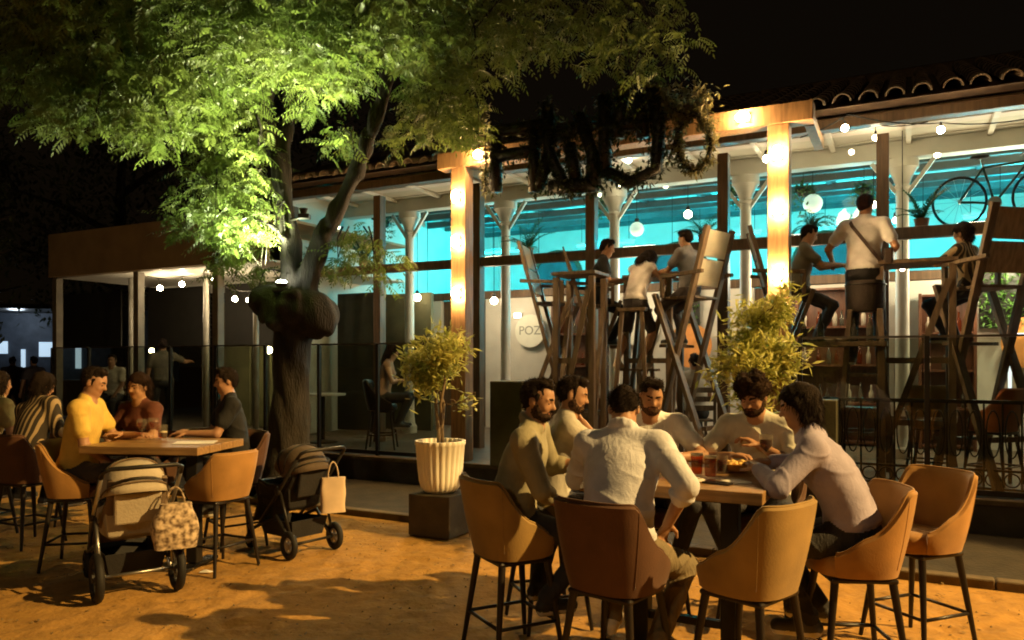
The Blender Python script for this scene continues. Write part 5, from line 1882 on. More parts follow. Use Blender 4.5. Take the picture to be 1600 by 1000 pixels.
        if beard > 0:
            fc = V[Q].mean(1)
            loc_ = (fc - np.array(hb)) @ Mh / hk
            bm_ = tg == BRD
            if bm_.sum() > 20:
                parts_.append(strands(V, Q[bm_], int(900 * (0.4 + beard)), 0.004, 0.005 + 0.010 * beard, 0.0013, 0.3, (0, 0, -0.7)))
        sv = np.concatenate(parts_)
        hq = np.concatenate([hq, np.arange(len(sv)).reshape(-1, 4) + len(hv)])
        hv = np.concatenate([hv, sv])
    hm = to_mesh('hair', hv, hq, [mats[4]], None, 0)
    ho = bpy.data.objects.new('hair', hm)
    col.objects.link(ho)
    ho.parent = o
    return o, dict(head=hb, hp=hp, T=T, wst=wst, shr=shr, shl=shl, nb=nb)

# ---- the six friends at the near table
# P1: bearded man in khaki, on the left stool, turned to the right
person(S1, Y1, 'bearded man in a khaki rolled-sleeve shirt leaning in at the left of the near table', seat=0.66, H=1.68, lean=17, side=6, collar=True, twist=-40, head=(-8, 10, 4),
       rh=(0.20, 0.20, 0.82), lh=(0.10, 0.44, 1.03), rel=(0.7, -0.5, -0.5), lel=(-0.8, -0.2, -0.5), rf=(0.14, 0.20, 0.24), lf=(-0.13, 0.30, 0.24),
       top=(0.27, 0.245, 0.16), pants=(0.03, 0.03, 0.033), shoe=(0.02, 0.02, 0.02), sleeve='rolled', beard=0.8, rcurl=55, rpalm=(-0.3, 0, -1), sole=(0.5, 0.48, 0.44))
# P2: second bearded man, hand at his mouth
person(SP2, R(-66), 'man with a short beard and his hand at his mouth, next to the bearded man', seat=0.66, H=1.68, lean=17, side=0, twist=-20, head=(-14, 10, 0),
       rh=(0.05, 0.22, 1.22), lh=(-0.10, 0.40, 1.03), rel=(0.9, 0.3, -0.9), lel=(-0.8, -0.2, -0.5), top=(0.42, 0.40, 0.36), pants=(0.04, 0.04, 0.05), beard=0.6, sleeve='short', rcurl=80, rpalm=(-0.6, -0.6, 0.2))
# P3: pale shirt, back to us
p3, _ = person(S2, R(-24), 'man in a pale long-sleeved shirt seen from behind on the shade-darkened stool', seat=0.66, H=1.70, collar=True, lean=24, side=-2, head=(14, 34, 0),
       rh=(0.22, 0.10, 0.84), lh=(-0.10, 0.42, 1.04), rel=(0.8, -0.7, -0.2), lel=(-0.8, -0.2, -0.4), rf=(0.17, 0.16, 0.20), lf=(-0.10, 0.34, 0.24), lk=(-0.2, 1, 0.3),
       top=(0.60, 0.62, 0.72), pants=(0.17, 0.135, 0.08), shoe=(0.62, 0.58, 0.50), sleeve='rolled', girth=1.05, rcurl=50, rpalm=(-0.3, 0.3, -1))
# P4: white tee, facing us
person(SP4, R(171), 'man in a white crew-neck tee facing us across the table', seat=0.66, H=1.68, lean=22, side=4, head=(8, 12, -3),
       rh=(0.12, 0.40, 1.03), lh=(-0.10, 0.44, 1.03), rel=(0.9, -0.2, -0.4), lel=(-0.9, -0.2, -0.4), top=(0.80, 0.82, 0.84), pants=(0.03, 0.03, 0.04), beard=0.35, sleeve='short')
# P5: curly hair
person(SP5, R(150), 'curly-haired bearded man in a beige tee bending over his glass', seat=0.66, H=1.70, lean=20, side=0, head=(-10, 20, 0),
       rh=(0.10, 0.36, 1.04), lh=(-0.04, 0.27, 1.10), rel=(0.9, -0.2, -0.4), lel=(-0.9, 0.1, -0.5), top=(0.55, 0.54, 0.48), pants=(0.04, 0.04, 0.05), beard=0.9, style='curly', sleeve='short', hair=(0.03, 0.016, 0.009), lcurl=60, lpalm=(1, 0, 0))
# P6: long hair, mauve shirt
person(S4, R(66), 'long-haired person in a mauve-grey shirt seen from behind, leaning on the table', seat=0.66, H=1.70, collar=True, lean=30, side=-4, head=(10, 6, 0),
       rh=(0.20, 0.42, 1.05), lh=(-0.14, 0.44, 1.05), rel=(0.9, -0.3, -0.4), lel=(-0.9, -0.2, -0.4), rf=(0.13, 0.22, 0.24), lf=(-0.13, 0.26, 0.24),
       top=(0.33, 0.30, 0.42), pants=(0.02, 0.02, 0.024), style='bob', sleeve='long', girth=1.02)
# red wine glass in the curly man's hand
tumbler(1197, 4.36, 0.040, 0.20, 0.5, 'red wine glass in front of the curly-haired man', drink=glass('red_wine', (0.25, 0.01, 0.01), dirt=0.25, dirtc=(0.12, 0.005, 0.005)), stem=True)

# ---- the left table
STR = mat('striped_shirt', (0.05, 0.035, 0.02), 0.85)
def stripes():
    m = STR
    n, l = m.node_tree.nodes, m.node_tree.links
    b = n['Principled BSDF']
    tc = n.new('ShaderNodeTexCoord')
    wv = n.new('ShaderNodeTexWave')
    wv.inputs['Scale'].default_value = 7.0
    wv.inputs['Distortion'].default_value = 0.6
    wv.inputs['Detail Scale'].default_value = 1.0
    l.new(tc.outputs['Object'], wv.inputs['Vector'])
    rp = n.new('ShaderNodeValToRGB')
    rp.color_ramp.interpolation = 'CONSTANT'
    rp.color_ramp.elements[0].color = (0.03, 0.022, 0.014, 1)
    rp.color_ramp.elements[1].position = 0.66
    rp.color_ramp.elements[1].color = (0.33, 0.24, 0.13, 1)
    l.new(wv.outputs[0], rp.inputs[0])
    l.new(rp.outputs[0], b.inputs['Base Color'])
stripes()
LV = 0.009
person(L1, R(-80), 'man in a yellow tee in profile at the left table', seat=0.66, H=1.76, lean=10, head=(-4, 18, 0), rh=(0.15, 0.30, 0.80), lh=(-0.08, 0.40, 1.01), rel=(0.35, -0.6, -0.7),
       top=(0.62, 0.42, 0.09), pants=(0.05, 0.04, 0.035), vox=0.008)
person((-3.15, 6.62, 0), R(160), 'woman in a brown top facing us across the left table', seat=0.66, H=1.62, lean=10, head=(0, 6, 0), rh=(0.12, 0.36, 1.01), lh=(-0.12, 0.36, 1.01),
       top=(0.11, 0.035, 0.018), pants=(0.04, 0.03, 0.03), style='tied', hair=(0.02, 0.01, 0.006), female=True, vox=LV, sleeve='short', skin=(0.40, 0.22, 0.12))
person((-2.42, 6.72, 0), R(118), 'person in black in profile at the far side of the left table', seat=0.66, H=1.72, lean=8, head=(0, 6, 0), rh=(0.1, 0.36, 1.0), lh=(-0.12, 0.4, 1.0), top=(0.010, 0.010, 0.011), pants=(0.012, 0.012, 0.013), vox=LV)
person((-4.25, 6.75, 0), R(-25), 'person in a dark striped shirt seen from behind at the far left', seat=0.66, H=1.70, lean=22, side=-12, head=(0, 14, 0), top_mat=STR, pants=(0.02, 0.02, 0.02), style='bob', sleeve='long', vox=LV, girth=1.05)
stool(Vector((-4.35, 7.7, 0)), R(-60), 'bar stool under the person in the cream shirt', VELB)
person((-4.35, 7.7, 0), R(-60), 'person in a cream shirt between the striped shirt and the yellow tee', seat=0.66, H=1.68, lean=14, head=(0, 10, 0), top=(0.5, 0.4, 0.2), pants=(0.03, 0.03, 0.03), vox=0.011)
stool(Vector((-4.9, 7.1, 0)), R(-30), 'bar stool at the very left edge', VELB)
person((-4.9, 7.1, 0), R(-30), 'person in a light top cut by the left edge', seat=0.66, H=1.66, lean=20, top=(0.36, 0.30, 0.14), pants=(0.03, 0.03, 0.03), style='long', female=True, vox=0.011)

# ---- on the terrace
TS = 1.97
VF = 0.012
def tperson(px, e, yaw, label, **k):
    p = Wp(px, e)
    return person(p, R(yaw) - TH, label, vox=VF, **k)
# in the high chairs (seat 1.97 above the terrace)
tperson(1078, 0.72, 72, 'boy seated in the pale-backed high chair facing left', seat=1.99, H=1.50, lean=6, head=(0, 12, 0), rh=(0.1, 0.36, 2.30), lh=(-0.1, 0.36, 2.30), rf=(0.1, 0.22, 1.44), lf=(-0.1, 0.22, 1.44), top=(0.22, 0.22, 0.25), pants=(0.05, 0.04, 0.04), skin=(0.36, 0.2, 0.11))
tperson(932, 0.95, -70, 'person in a black top seated high, leaning towards the girl in white', seat=1.95, H=1.62, lean=14, head=(0, 14, 0), rh=(0.1, 0.34, 2.25), lh=(-0.1, 0.34, 2.25), rf=(0.1, 0.25, 1.44), lf=(-0.1, 0.25, 1.44), top=(0.012, 0.012, 0.013), pants=(0.015, 0.015, 0.016))
HF = Wp(932, 0.95)
high_chair(HF, R(-70) - TH, 'high timber chair under the person in black', TIMB, zs=1.93, zt=2.5)
# platform stool and the girl in the white top, perched with her feet on the rail
tperson(992, 0.62, -20, 'girl in a white sleeveless top and dark shorts perched high, back to us', seat=1.86, H=1.56, lean=24, head=(0, 55, 0), rh=(0.18, 0.42, 2.24), lh=(-0.12, 0.44, 2.24), rf=(0.10, 0.05, 1.16), lf=(-0.20, -0.02, 1.16), rk=(0.3, 1, 0), lk=(-0.4, 1, 0), top=(0.66, 0.64, 0.66), pants=(0.04, 0.036, 0.04), shorts=True, style='long', female=True, sleeve='none', shoe=(0.5, 0.42, 0.34), skin=(0.40, 0.24, 0.15))
HG = Wp(992, 0.62)
g_ = thing('high_stool', 'slim high stool under the girl in the white top', 'high stool', HG, -TH)
MB().box((0, 0, 1.85), (0.34, 0.30, 0.04)).build('seat', TIMB, g_, bevel=0.004)
for sx in (-1, 1):
    for sy in (-1, 1):
        MB().bar((sx * 0.12, sy * 0.11, 1.83), (sx * 0.24, sy * 0.20, 0.0), 0.045, 0.045).build('leg', TIMB, g_, bevel=0.003)
MB().bar((-0.26, 0.10, 1.14), (0.26, 0.10, 1.14), 0.11, 0.03).build('foot_rail', TIMB, g_)
tperson(1248, 0.95, -80, 'dark-haired person seated high right of the second lamp column', seat=1.96, H=1.54, lean=10, head=(0, 18, 0), rh=(0.05, 0.42, 2.30), lh=(-0.1, 0.44, 2.30), rf=(0.1, 0.25, 1.44), lf=(-0.1, 0.25, 1.44), top=(0.13, 0.125, 0.10), pants=(0.05, 0.045, 0.04), skin=(0.36, 0.2, 0.11))
o_, inf = tperson(1350, 0.70, -6, 'customer in a white tee with a dark shoulder strap seated on the woven high stool', seat=2.08, H=1.78, lean=4, head=(-14, 6, 0), rh=(0.20, 0.18, 2.32), lh=(-0.36, 0.24, 2.34), rel=(0.6, -0.8, -0.3), lel=(-0.6, -0.6, -0.6), rf=(0.14, 0.22, 1.22), lf=(-0.14, 0.22, 1.22), top=(0.66, 0.66, 0.70), pants=(0.02, 0.02, 0.022), sleeve='short', hair=(0.02, 0.008, 0.008))
T_ = inf['T']; w0 = inf['wst']
pts = [w0 + T_ @ Vector(q) for q in ((-0.13, -0.06, 0.36), (-0.10, -0.118, 0.30), (0.0, -0.135, 0.16), (0.10, -0.130, 0.02), (0.165, -0.08, -0.07), (0.20, 0.02, -0.09))]
st = MB()
for a, b in zip(pts[:-1], pts[1:]):
    st.bar(a, b, 0.035, 0.010, up=(0, 1, 0.2))
st.build('shoulder_strap', mat('strap_leather', (0.03, 0.015, 0.01), 0.6), o_)
bgm = MB().box(w0 + T_ @ Vector((0.24, 0.02, -0.02)), (0.09, 0.2, 0.17)).build('shoulder_bag', mat('strap_leather', (0.03, 0.015, 0.01), 0.6), o_, bevel=0.02)
tperson(1515, 0.98, 60, 'person in a striped brown top seated in the plank-backed high chair', seat=1.90, H=1.46, lean=8, head=(0, 10, 0), rh=(0.1, 0.4, 2.30), lh=(-0.1, 0.4, 2.3), rf=(0.1, 0.25, 1.44), lf=(-0.1, 0.25, 1.44), top_mat=STR, pants=(0.02, 0.02, 0.02), style='tied', female=True, skin=(0.34, 0.19, 0.10))
# low on the terrace
tperson(597, 0.75, -60, 'dark-haired girl seated behind the glass beside the slim potted tree', seat=0.66, H=1.62, lean=14, head=(0, 20, 0), rh=(0.1, 0.36, 0.98), lh=(-0.1, 0.36, 0.98), top=(0.35, 0.22, 0.15), pants=(0.03, 0.03, 0.03), style='long', female=True, sleeve='none', skin=(0.5, 0.32, 0.22))
def plain_chair(loc, rz, label):
    t = thing('cafe_chair', label, 'chair', loc, rz)
    MB().box((0, 0, 0.45), (0.42, 0.42, 0.03)).build('seat', TIMB, t, bevel=0.01)
    for sx in (-1, 1):
        MB().bar((sx * 0.18, 0.17, 0.44), (sx * 0.19, 0.2, 0), 0.035, 0.035).build('leg', TIMB, t)
        MB().bar((sx * 0.18, -0.24, 0.88), (sx * 0.19, -0.2, 0), 0.035, 0.035).build('leg', TIMB, t)
    for zz in (0.62, 0.74, 0.86):
        MB().box((0, -0.225, zz), (0.34, 0.02, 0.07)).build('back_slat', TIMB, t)
for px, e, yw, lab, cl in ((1088, 2.3, 30, 'dark-haired diner seated low inside behind the high chair legs', (0.4, 0.36, 0.30)), (178, 1.5, -150, 'person in a white tee far behind the left table', (0.6, 0.55, 0.45))):
    plain_chair(Wp(px, e), R(yw) - TH, 'cafe chair under the ' + lab.split(' seated')[0].split(' far')[0])
    tperson(px, e, yw, lab, seat=0.47 if px > 500 else 0.5, H=1.70, lean=10, rf=(0.13, 0.42, 0.0), lf=(-0.13, 0.42, 0.0), rk=(0.1, 0.3, 1), lk=(-0.1, 0.3, 1), top=cl, pants=(0.03, 0.03, 0.03))
tperson(255, 1.2, 60, 'standing person in dark clothes stretching an arm behind the left table', stand=True, H=1.66, lean=4, rh=(0.5, 0.35, 1.25), lh=(-0.25, 0.1, 0.85), rf=(0.1, 0.06, 0), lf=(-0.1, 0.0, 0), top=(0.10, 0.09, 0.07), pants=(0.02, 0.02, 0.02))
# far bar guests
for i, (x, y, lab) in enumerate(((-12.1, 18.6, 'standing guest silhouetted before the far bar, nearer the pavilion'), (-11.2, 18.0, 'standing guest silhouetted at the end of the far bar'))):
    person((x, y, 0), R(20 + 40 * i), lab, stand=True, H=1.74, lean=2, rh=(0.25, 0.12, 0.85), lh=(-0.25, 0.12, 0.85), rf=(0.1, 0.06, 0), lf=(-0.1, 0.0, 0), top=(0.06, 0.05, 0.06), pants=(0.02, 0.02, 0.02), vox=0.016)
# ================================================================== the big forked tree
BARK = mat('bark', (0.017, 0.013, 0.009), 0.9, var=0.5, scale=4, stretch=(3, 3, 0.7), bump=0.9, bscale=22)
TX, TY = -2.62, 9.0
def tp(px, py, y):
    """pixel at depth y, relative to the tree's foot"""
    q = at(px, py, y)
    return Vector((q.x - TX, q.y - TY, q.z))
tree = thing('forked_tree', 'big forked tree with feathery leaves and a swollen burr lit from below', 'tree', (TX, TY, 0))
S = SDF()
S.cap((0, 0, -0.05), (0.02, 0, 1.0), 0.30, 0.21, 0, 0.05)
S.cap((0.02, 0, 0.9), (0.05, 0, 2.0), 0.21, 0.22, 0, 0.08)
for k in range(6):
    a = k * 1.05 + 0.3
    S.cap((0.22 * math.cos(a), 0.22 * math.sin(a), 0.35), (0.55 * math.cos(a), 0.55 * math.sin(a), -0.03), 0.13, 0.07, 0, 0.10)
S.ell((0.12, -0.05, 2.18), (0.37, 0.36, 0.28), 0, 0.10)
for q_ in range(16):
    a_ = q_ * 2.4
    S.ell((0.1 + 0.34 * math.cos(a_), 0.33 * math.sin(a_) - 0.03, 2.0 + 0.42 * ((q_ * 7) % 16) / 16), (0.10, 0.10, 0.08), 0, 0.06)
S.ell((-0.20, 0.0, 2.30), (0.28, 0.32, 0.20), 0, 0.10)
S.ell((0.36, -0.1, 2.12), (0.26, 0.28, 0.26), 0, 0.08)
def limb(pts, rs_):
    for a, b, r1, r2 in zip(pts[:-1], pts[1:], rs_[:-1], rs_[1:]):
        S.cap(a, b, r1, r2, 0, 0.04)
limb([Vector((0.02, 0, 2.3)), tp(455, 380, 9.0), tp(435, 250, 9.0), tp(412, 180, 9.0), tp(425, 90, 9.0), tp(430, -20, 9.0)], [0.16, 0.115, 0.105, 0.10, 0.08, 0.06])
limb([tp(440, 270, 9.0), tp(448, 200, 9.1), tp(452, 140, 9.1), tp(470, 40, 9.2)], [0.10, 0.08, 0.07, 0.05])
limb([Vector((0.16, 0, 2.35)), tp(505, 370, 8.9), tp(555, 270, 8.8), tp(590, 180, 8.7), tp(610, 90, 8.6), tp(665, 20, 8.5), tp(730, -60, 8.4)], [0.15, 0.11, 0.095, 0.09, 0.085, 0.07, 0.05])
limb([tp(412, 180, 9.0), tp(370, 140, 8.6), tp(300, 90, 8.2), tp(200, 40, 7.6)], [0.07, 0.05, 0.035, 0.02])
limb([tp(610, 90, 8.6), tp(560, 30, 8.2), tp(520, -40, 8.0)], [0.07, 0.05, 0.03])
limb([tp(455, 380, 9.0), tp(420, 350, 8.5), tp(370, 330, 8.2)], [0.05, 0.03, 0.015])
limb([tp(665, 20, 8.5), tp(760, 20, 8.3), tp(860, 10, 8.2), tp(980, 10, 8.2)], [0.06, 0.05, 0.035, 0.02])
def bd(G):
    return 0.016 * np.sin(G[:, 2] * 9 + 3 * np.sin(G[:, 0] * 13) + 2.5 * np.sin(G[:, 1] * 11)) + 0.012 * np.abs(np.sin(np.arctan2(G[:, 1], G[:, 0]) * 9 + G[:, 2] * 3))
V, Q = S.mesh(0.028, bd)
me = to_mesh('trunk', V, Q, [BARK], None, 1)
o = bpy.data.objects.new('trunk', me)
col.objects.link(o)
o.parent = tree

# feathery compound leaves, clump by clump
def compound(rs, P, L, n, outv, outf, wl, wdt, droop):
    """one pinnate leaf from P: rachis direction and leaflets appended"""
    a = rs.uniform(0, 2 * PI)
    d = Vector((math.cos(a), math.sin(a), rs.uniform(-0.5, 0.35))).normalized()
    p = P.copy()
    up = Vector((rs.gauss(0, 0.35), rs.gauss(0, 0.35), 1)).normalized()
    for i in range(n):
        sd = d.cross(up)
        sd = sd.normalized() if sd.length > 1e-4 else Vector((1, 0, 0))
        nn = sd.cross(d)
        ll = wl * (0.75 + 0.5 * math.sin(PI * (i + 0.6) / (n + 0.4)))
        for q in (-1, 1):
            ld = (sd * q * 0.85 + d * 0.5 - nn * 0.25 + Vector((0, 0, -0.22))).normalized()
            wv = ld.cross(nn).normalized() * wdt
            o = len(outv)
            m = p + ld * ll * 0.45
            outv.extend([p, m + wv, p + ld * ll, m - wv])
            outf.append((o, o + 1, o + 2, o + 3))
        p = p + d * (L / n)
        d = (d + Vector((0, 0, -droop / n))).normalized()
    ld = d
    o = len(outv)
    wv = ld.cross(up)
    wv = wv.normalized() * wdt if wv.length > 1e-4 else Vector((wdt, 0, 0))
    outv.extend([p, p + ld * wl * 0.45 + wv, p + ld * wl, p + ld * wl * 0.45 - wv])
    outf.append((o, o + 1, o + 2, o + 3))

# (px, py, depth, half width px, half height px, leaves)
clumps = [
    (60, 90, 7.2, 90, 80, 420), (150, 60, 7.4, 110, 90, 520), (120, 170, 7.2, 90, 50, 300), (215, 150, 7.3, 80, 75, 420), (235, 205, 7.4, 50, 45, 240), (280, 60, 7.6, 110, 90, 560),
    (300, 160, 7.7, 60, 60, 300), (380, 60, 7.9, 100, 80, 560), (375, 130, 8.4, 50, 50, 260), (470, 50, 8.0, 100, 80, 560), (510, 120, 8.5, 70, 48, 380), (560, 60, 8.1, 90, 80, 520),
    (650, 50, 8.0, 100, 80, 520), (690, 130, 8.3, 62, 60, 380), (720, 190, 8.4, 40, 50, 200), (660, 190, 8.6, 40, 40, 120), (750, 60, 8.0, 90, 80, 420), (840, 40, 8.0, 90, 60, 300), (930, 60, 8.0, 80, 60, 240), (1000, 110, 8.0, 55, 55, 130), (980, 20, 8.0, 90, 50, 220),
    (1040, 60, 8.2, 60, 60, 140), (60, 0, 7.0, 120, 70, 300), (200, -20, 7.2, 140, 60, 320), (400, -30, 7.6, 160, 60, 380), (620, -30, 7.8, 160, 60, 380), (800, -30, 7.8, 140, 50, 250),
    (350, 200, 8.6, 50, 50, 280), (370, 250, 8.6, 52, 45, 300), (330, 215, 8.4, 35, 40, 160), (405, 215, 8.7, 22, 40, 100), (380, 300, 8.6, 45, 40, 260), (320, 300, 8.4, 55, 45, 220), (300, 350, 8.4, 50, 40, 170), (360, 360, 8.5, 60, 45, 300), (420, 350, 8.6, 40, 40, 220),
    (385, 395, 8.7, 55, 35, 220), (425, 440, 9.2, 45, 22, 120), (360, 420, 8.7, 45, 28, 130), (480, 425, 9.3, 40, 26, 90), (525, 415, 9.2, 40, 30, 90), (530, 225, 8.7, 34, 30, 110), (480, 180, 8.8, 18, 20, 40), (615, 220, 8.6, 20, 26, 50), (560, 390, 8.9, 50, 40, 110), (600, 420, 9.0, 40, 40, 70),
]
lv, lf = [], []
rs = random.Random(11)
for px, py, y, hw, hh, n in clumps:
    for i in range(int(n * ((0.45 if px > 780 else 0.74) if py < 200 else 0.45))):
        while True:
            x, yy, z = rs.uniform(-1, 1), rs.uniform(-1, 1), rs.uniform(-1, 1)
            if x * x + yy * yy + z * z < 1:
                break
        P = tp(px + x * hw, py + z * hh - 6, y + yy * (hw + 40) / 1200 * y * 0.9)
        if (P - tp(434, 436, 8.66)).length < 0.55 or (P - tp(472, 318, 8.45)).length < 0.5:
            continue
        compound(rs, P, rs.uniform(0.16, 0.27), 6, lv, lf, rs.uniform(0.048, 0.075), rs.uniform(0.008, 0.0125), rs.uniform(0.5, 1.6))
LEAF = leafmat('tree_leaf', (0.07, 0.115, 0.022), (0.16, 0.20, 0.052), 0.5, 1.6)
m = MB()
m.v = [tuple(a) for a in lv]
m.f = lf
cr = m.build('crown', LEAF, tree)
# small hanging twigs that carry the outer sprays
tw = MB()
for px, py, y, hw, hh, n in clumps:
    if n > 90:
        for k in range(4):
            a = tp(px + rs.uniform(-1, 1) * hw * 0.7, py - hh * 0.9, y + rs.uniform(-0.3, 0.3))
            b = tp(px + rs.uniform(-1, 1) * hw * 0.8, py + hh * rs.uniform(0.2, 0.9), y + rs.uniform(-0.5, 0.5))
            tw.tube([a, a.lerp(b, 0.5) + Vector((rs.uniform(-0.05, 0.05), 0, 0.08)), b], [0.012, 0.008, 0.003], 5)
tw.build('twig', BARK, tree, True)['kind'] = 'stuff'
# floodlight strapped on the burr
fl = thing('tree_floodlight', 'bright white floodlight strapped to the burr, shining up the tree', 'floodlight', (TX, TY, 0))
q = tp(440, 446, 8.72)
MB().box((q.x, q.y, q.z - 0.05), (0.18, 0.10, 0.05)).build('bracket', BLACKM, fl, bevel=0.005)
hz = MB().lathe([(0.05, -0.03), (0.075, 0.03), (0.07, 0.03), (0.045, -0.02)], 16, tuple(q)).build('housing', BLACKM, fl, True, angle=40)
MB().sphere((q.x, q.y, q.z + 0.03), (0.062, 0.062, 0.03), 14, 8).build('lens', emit('flood_lens', (0.95, 1.0, 0.78), 160), fl, True)
lamp('flood_light', fl, (q.x - 0.06, q.y - 0.05, q.z + 0.12), 1050, (0.92, 1.0, 0.55), 0.06, 'SPOT', 112, 0.6, target=(q.x - 0.75, q.y - 1.0, q.z + 3.0))

f2 = thing('tree_floodlight', 'small added floodlight in the fork, brightening the crown of the big tree', 'floodlight', (TX, TY, 0))  # extra lamp added to light the crown from inside
q2 = tp(474, 330, 8.30)
MB().box((q2.x, q2.y + 0.04, q2.z - 0.05), (0.12, 0.10, 0.05)).build('bracket', BLACKM, f2, bevel=0.005)
MB().tube([(q2.x, q2.y + 0.06, q2.z - 0.05), tuple(tp(452, 345, 9.0))], 0.012, 6).build('arm', BLACKM, f2)
MB().lathe([(0.03, -0.03), (0.05, 0.03), (0.045, 0.03), (0.03, -0.02)], 14, tuple(q2)).build('housing', BLACKM, f2, True, angle=40)
lamp('flood_light', f2, (q2.x, q2.y - 0.03, q2.z + 0.08), 850, (0.98, 1.0, 0.50), 0.05, 'SPOT', 136, 0.6, target=(q2.x - 0.6, q2.y - 1.6, q2.z + 2.2))

# ================================================================== leafy sign hanging from the entrance lintel
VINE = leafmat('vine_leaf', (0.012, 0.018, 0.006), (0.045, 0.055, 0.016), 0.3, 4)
def garland(paths, label, nleaf, rad, seed, leafm=VINE, core=0.075, name='leafy_letter', cat='sign'):
    rs = random.Random(seed)
    o0 = paths[0][0]
    t = thing(name, label, cat, o0)
    c = MB()
    segs = []
    for P in paths:
        Pl = [p - o0 for p in P]
        c.tube(Pl, core, 8)
        segs += list(zip(Pl[:-1], Pl[1:]))
    c.build('wire_frame', BLACKM, t, True)
    Ls = [(b - a).length for a, b in segs]
    v, f = [], []
    for i in range(nleaf):
        a, b = rs.choices(segs, Ls)[0]
        p = a.lerp(b, rs.random()) + Vector((rs.gauss(0, rad), rs.gauss(0, rad), rs.gauss(0, rad)))
        leaf_blade(v, f, p, Vector((rs.gauss(0, 1), rs.gauss(0, 1) - 0.3, rs.gauss(-0.2, 1))), Vector((0, 0, 1)), rs.uniform(0.05, 0.10), rs.uniform(0.025, 0.04))
    m = MB()
    m.add(v, f)
    m.build('foliage', leafm, t)
    return t
GE = -0.16
def gp(*pts):
    return [fp(x, y, GE) for x, y in pts]
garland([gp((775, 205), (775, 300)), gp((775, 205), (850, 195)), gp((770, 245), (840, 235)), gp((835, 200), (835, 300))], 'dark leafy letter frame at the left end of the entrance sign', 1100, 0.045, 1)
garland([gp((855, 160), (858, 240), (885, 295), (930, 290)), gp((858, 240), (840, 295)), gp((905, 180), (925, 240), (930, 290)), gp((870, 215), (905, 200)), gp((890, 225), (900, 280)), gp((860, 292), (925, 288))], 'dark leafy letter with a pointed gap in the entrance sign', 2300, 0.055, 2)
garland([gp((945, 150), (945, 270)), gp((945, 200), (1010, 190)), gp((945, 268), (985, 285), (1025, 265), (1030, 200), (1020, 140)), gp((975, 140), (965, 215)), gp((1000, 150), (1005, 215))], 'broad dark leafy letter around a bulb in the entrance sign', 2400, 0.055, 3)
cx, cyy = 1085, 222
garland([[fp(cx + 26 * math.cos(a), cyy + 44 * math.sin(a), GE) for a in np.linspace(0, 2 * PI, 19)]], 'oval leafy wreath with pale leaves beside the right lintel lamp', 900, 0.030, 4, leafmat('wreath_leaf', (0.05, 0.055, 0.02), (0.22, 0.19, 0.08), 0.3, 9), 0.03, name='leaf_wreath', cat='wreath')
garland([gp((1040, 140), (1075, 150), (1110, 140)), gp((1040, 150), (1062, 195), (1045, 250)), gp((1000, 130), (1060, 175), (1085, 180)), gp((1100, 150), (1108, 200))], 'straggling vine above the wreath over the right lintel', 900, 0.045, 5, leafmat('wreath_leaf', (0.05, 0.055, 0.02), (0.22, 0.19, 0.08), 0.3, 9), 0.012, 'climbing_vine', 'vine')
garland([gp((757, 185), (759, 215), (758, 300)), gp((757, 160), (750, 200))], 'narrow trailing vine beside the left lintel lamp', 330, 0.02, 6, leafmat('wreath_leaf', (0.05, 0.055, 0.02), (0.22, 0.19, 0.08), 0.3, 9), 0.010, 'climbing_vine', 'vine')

# fallen leaflets and grit on the sand
fv, ff = [], []
rs = random.Random(21)
for i in range(2600):
    x, y = rs.uniform(-6.5, 4.5), rs.uniform(3.2, 8.6)
    if x * EX + (y - OY) * EY > -1.85:
        continue
    a = rs.uniform(0, 2 * PI)
    if rs.random() < 0.5:
        leaf_blade(fv, ff, Vector((x, y, 0.012)), Vector((math.cos(a), math.sin(a), rs.uniform(0, 0.25))), Vector((0, 0, 1)), rs.uniform(0.025, 0.055), rs.uniform(0.010, 0.02))
    else:
        r_ = rs.uniform(0.004, 0.011)
        o_ = len(fv)
        fv.extend([Vector((x + r_, y, 0.004)), Vector((x - r_ * 0.5, y + r_ * 0.9, 0.004)), Vector((x - r_ * 0.6, y - r_ * 0.8, 0.004)), Vector((x, y, 0.004 + r_ * 1.1))])
        ff.extend([(o_, o_ + 1, o_ + 3), (o_ + 1, o_ + 2, o_ + 3), (o_ + 2, o_, o_ + 3)])
m = MB()
m.add(fv, ff)
tag(m.build('fallen_leaves', mat('dry_litter', (0.10, 0.07, 0.03), 0.9, c2=(0.30, 0.20, 0.08), scale=30)), 'dry leaflets and grit scattered on the sand', 'litter', kind='stuff')

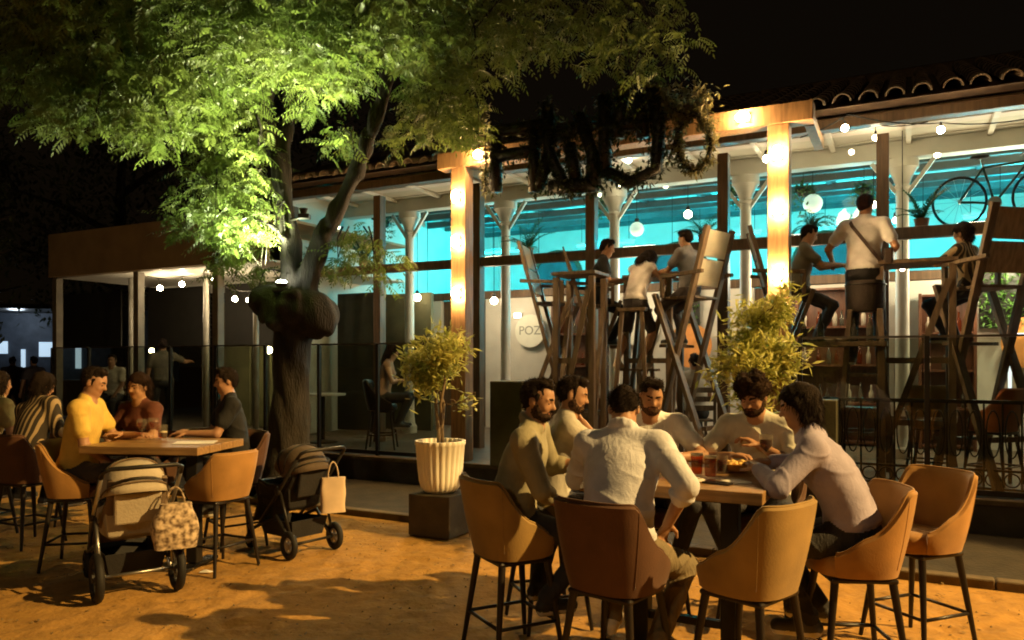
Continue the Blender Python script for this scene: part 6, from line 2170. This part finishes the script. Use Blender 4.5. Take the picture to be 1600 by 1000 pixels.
# ================================================================== hanging planters inside the hall
for px, py, e, lab, sd in ((800, 318, 3.3, 'hanging planter right of the first lamp column', 1), (940, 322, 3.5, 'hanging planter behind the post under the leafy sign', 2), (1255, 300, 3.2, 'trailing hanging planter right of the second lamp column', 3), (1350, 300, 3.6, 'hanging planter above the customer with the strap', 4), (1150, 300, 3.8, 'hanging planter between the wreath and the second lamp column', 5), (600, 350, 3.4, 'hanging planter left of the first lamp column', 6)):
    rs = random.Random(sd)
    o0 = fp(px, py, e)
    t = thing('hanging_planter', lab, 'plant', o0, -TH)
    MB().lathe([(0.05, -0.07), (0.10, -0.02), (0.11, 0.04), (0.10, 0.04), (0.0, 0.02)], 14).build('bowl', BLACKM, t, True)
    MB().tube([(0, 0, 0.04), (0, 0, 4.40 - o0.z)], 0.006, 5).build('cord', BLACKM, t)
    v, f = [], []
    for k in range(320):
        a, r_ = rs.uniform(0, 2 * PI), rs.uniform(0.02, 0.17)
        z = 0.05 + rs.gauss(0, 0.04) - (max(0, r_ - 0.09) * rs.uniform(0, 5))
        leaf_blade(v, f, Vector((r_ * math.cos(a), r_ * math.sin(a), z)), Vector((math.cos(a), math.sin(a), rs.gauss(0, 0.7))), Vector((0, 0, 1)), rs.uniform(0.05, 0.1), 0.03)
    m = MB()
    m.add(v, f)
    m.build('foliage', PALM, t)

# ================================================================== dark trees behind
DLEAF = leafmat('night_leaf', (0.02, 0.028, 0.010), (0.05, 0.06, 0.02), 0.3, 1.0)
def back_tree(x, y, h, r, label, seed):
    rs = random.Random(seed)
    t = thing('background_tree', label, 'tree', (x, y, 0), 0, 'dark trees behind the pavilion')
    tr = MB()
    tr.tube([(0, 0, 0), (0.1, 0, h * 0.3), (0.0, 0.1, h * 0.6), (0.1, 0, h * 0.85)], [0.28, 0.22, 0.15, 0.05], 9)
    for k in range(7):
        a = rs.uniform(0, 2 * PI)
        z = h * rs.uniform(0.35, 0.7)
        tr.tube([(0, 0, z), (math.cos(a) * r * 0.4, math.sin(a) * r * 0.4, z + 0.6), (math.cos(a) * r * 0.75, math.sin(a) * r * 0.75, z + 0.9)], [0.1, 0.06, 0.02], 6)
    tr.build('trunk', BARK, t, True)
    v, f = [], []
    cl = [(rs.gauss(0, 0.45) * r, rs.gauss(0, 0.45) * r, h * rs.uniform(0.35, 1.0), r * rs.uniform(0.25, 0.45)) for _ in range(26)]
    for i in range(5200):
        c = rs.choice(cl)
        p = Vector((c[0] + rs.gauss(0, 0.5) * c[3], c[1] + rs.gauss(0, 0.5) * c[3], c[2] + rs.gauss(0, 0.4) * c[3]))
        leaf_blade(v, f, p, Vector((rs.gauss(0, 1), rs.gauss(0, 1), rs.gauss(-0.4, 0.7))), Vector((0, 0, 1)), rs.uniform(0.14, 0.26), rs.uniform(0.06, 0.1))
    m = MB()
    m.add(v, f)
    m.build('crown', DLEAF, t)
back_tree(-13.5, 17.5, 7.0, 2.6, 'dim tree behind the end of the pavilion', 1)
back_tree(-10.0, 19.5, 8.5, 3.0, 'tall dim tree above the pavilion roof', 2)
back_tree(-10.3, 13.6, 5.2, 1.9, 'low dim tree at the left edge before the pavilion', 3)
back_tree(-5.5, 21.5, 9.0, 3.2, 'dim tree behind the fork of the big tree', 4)
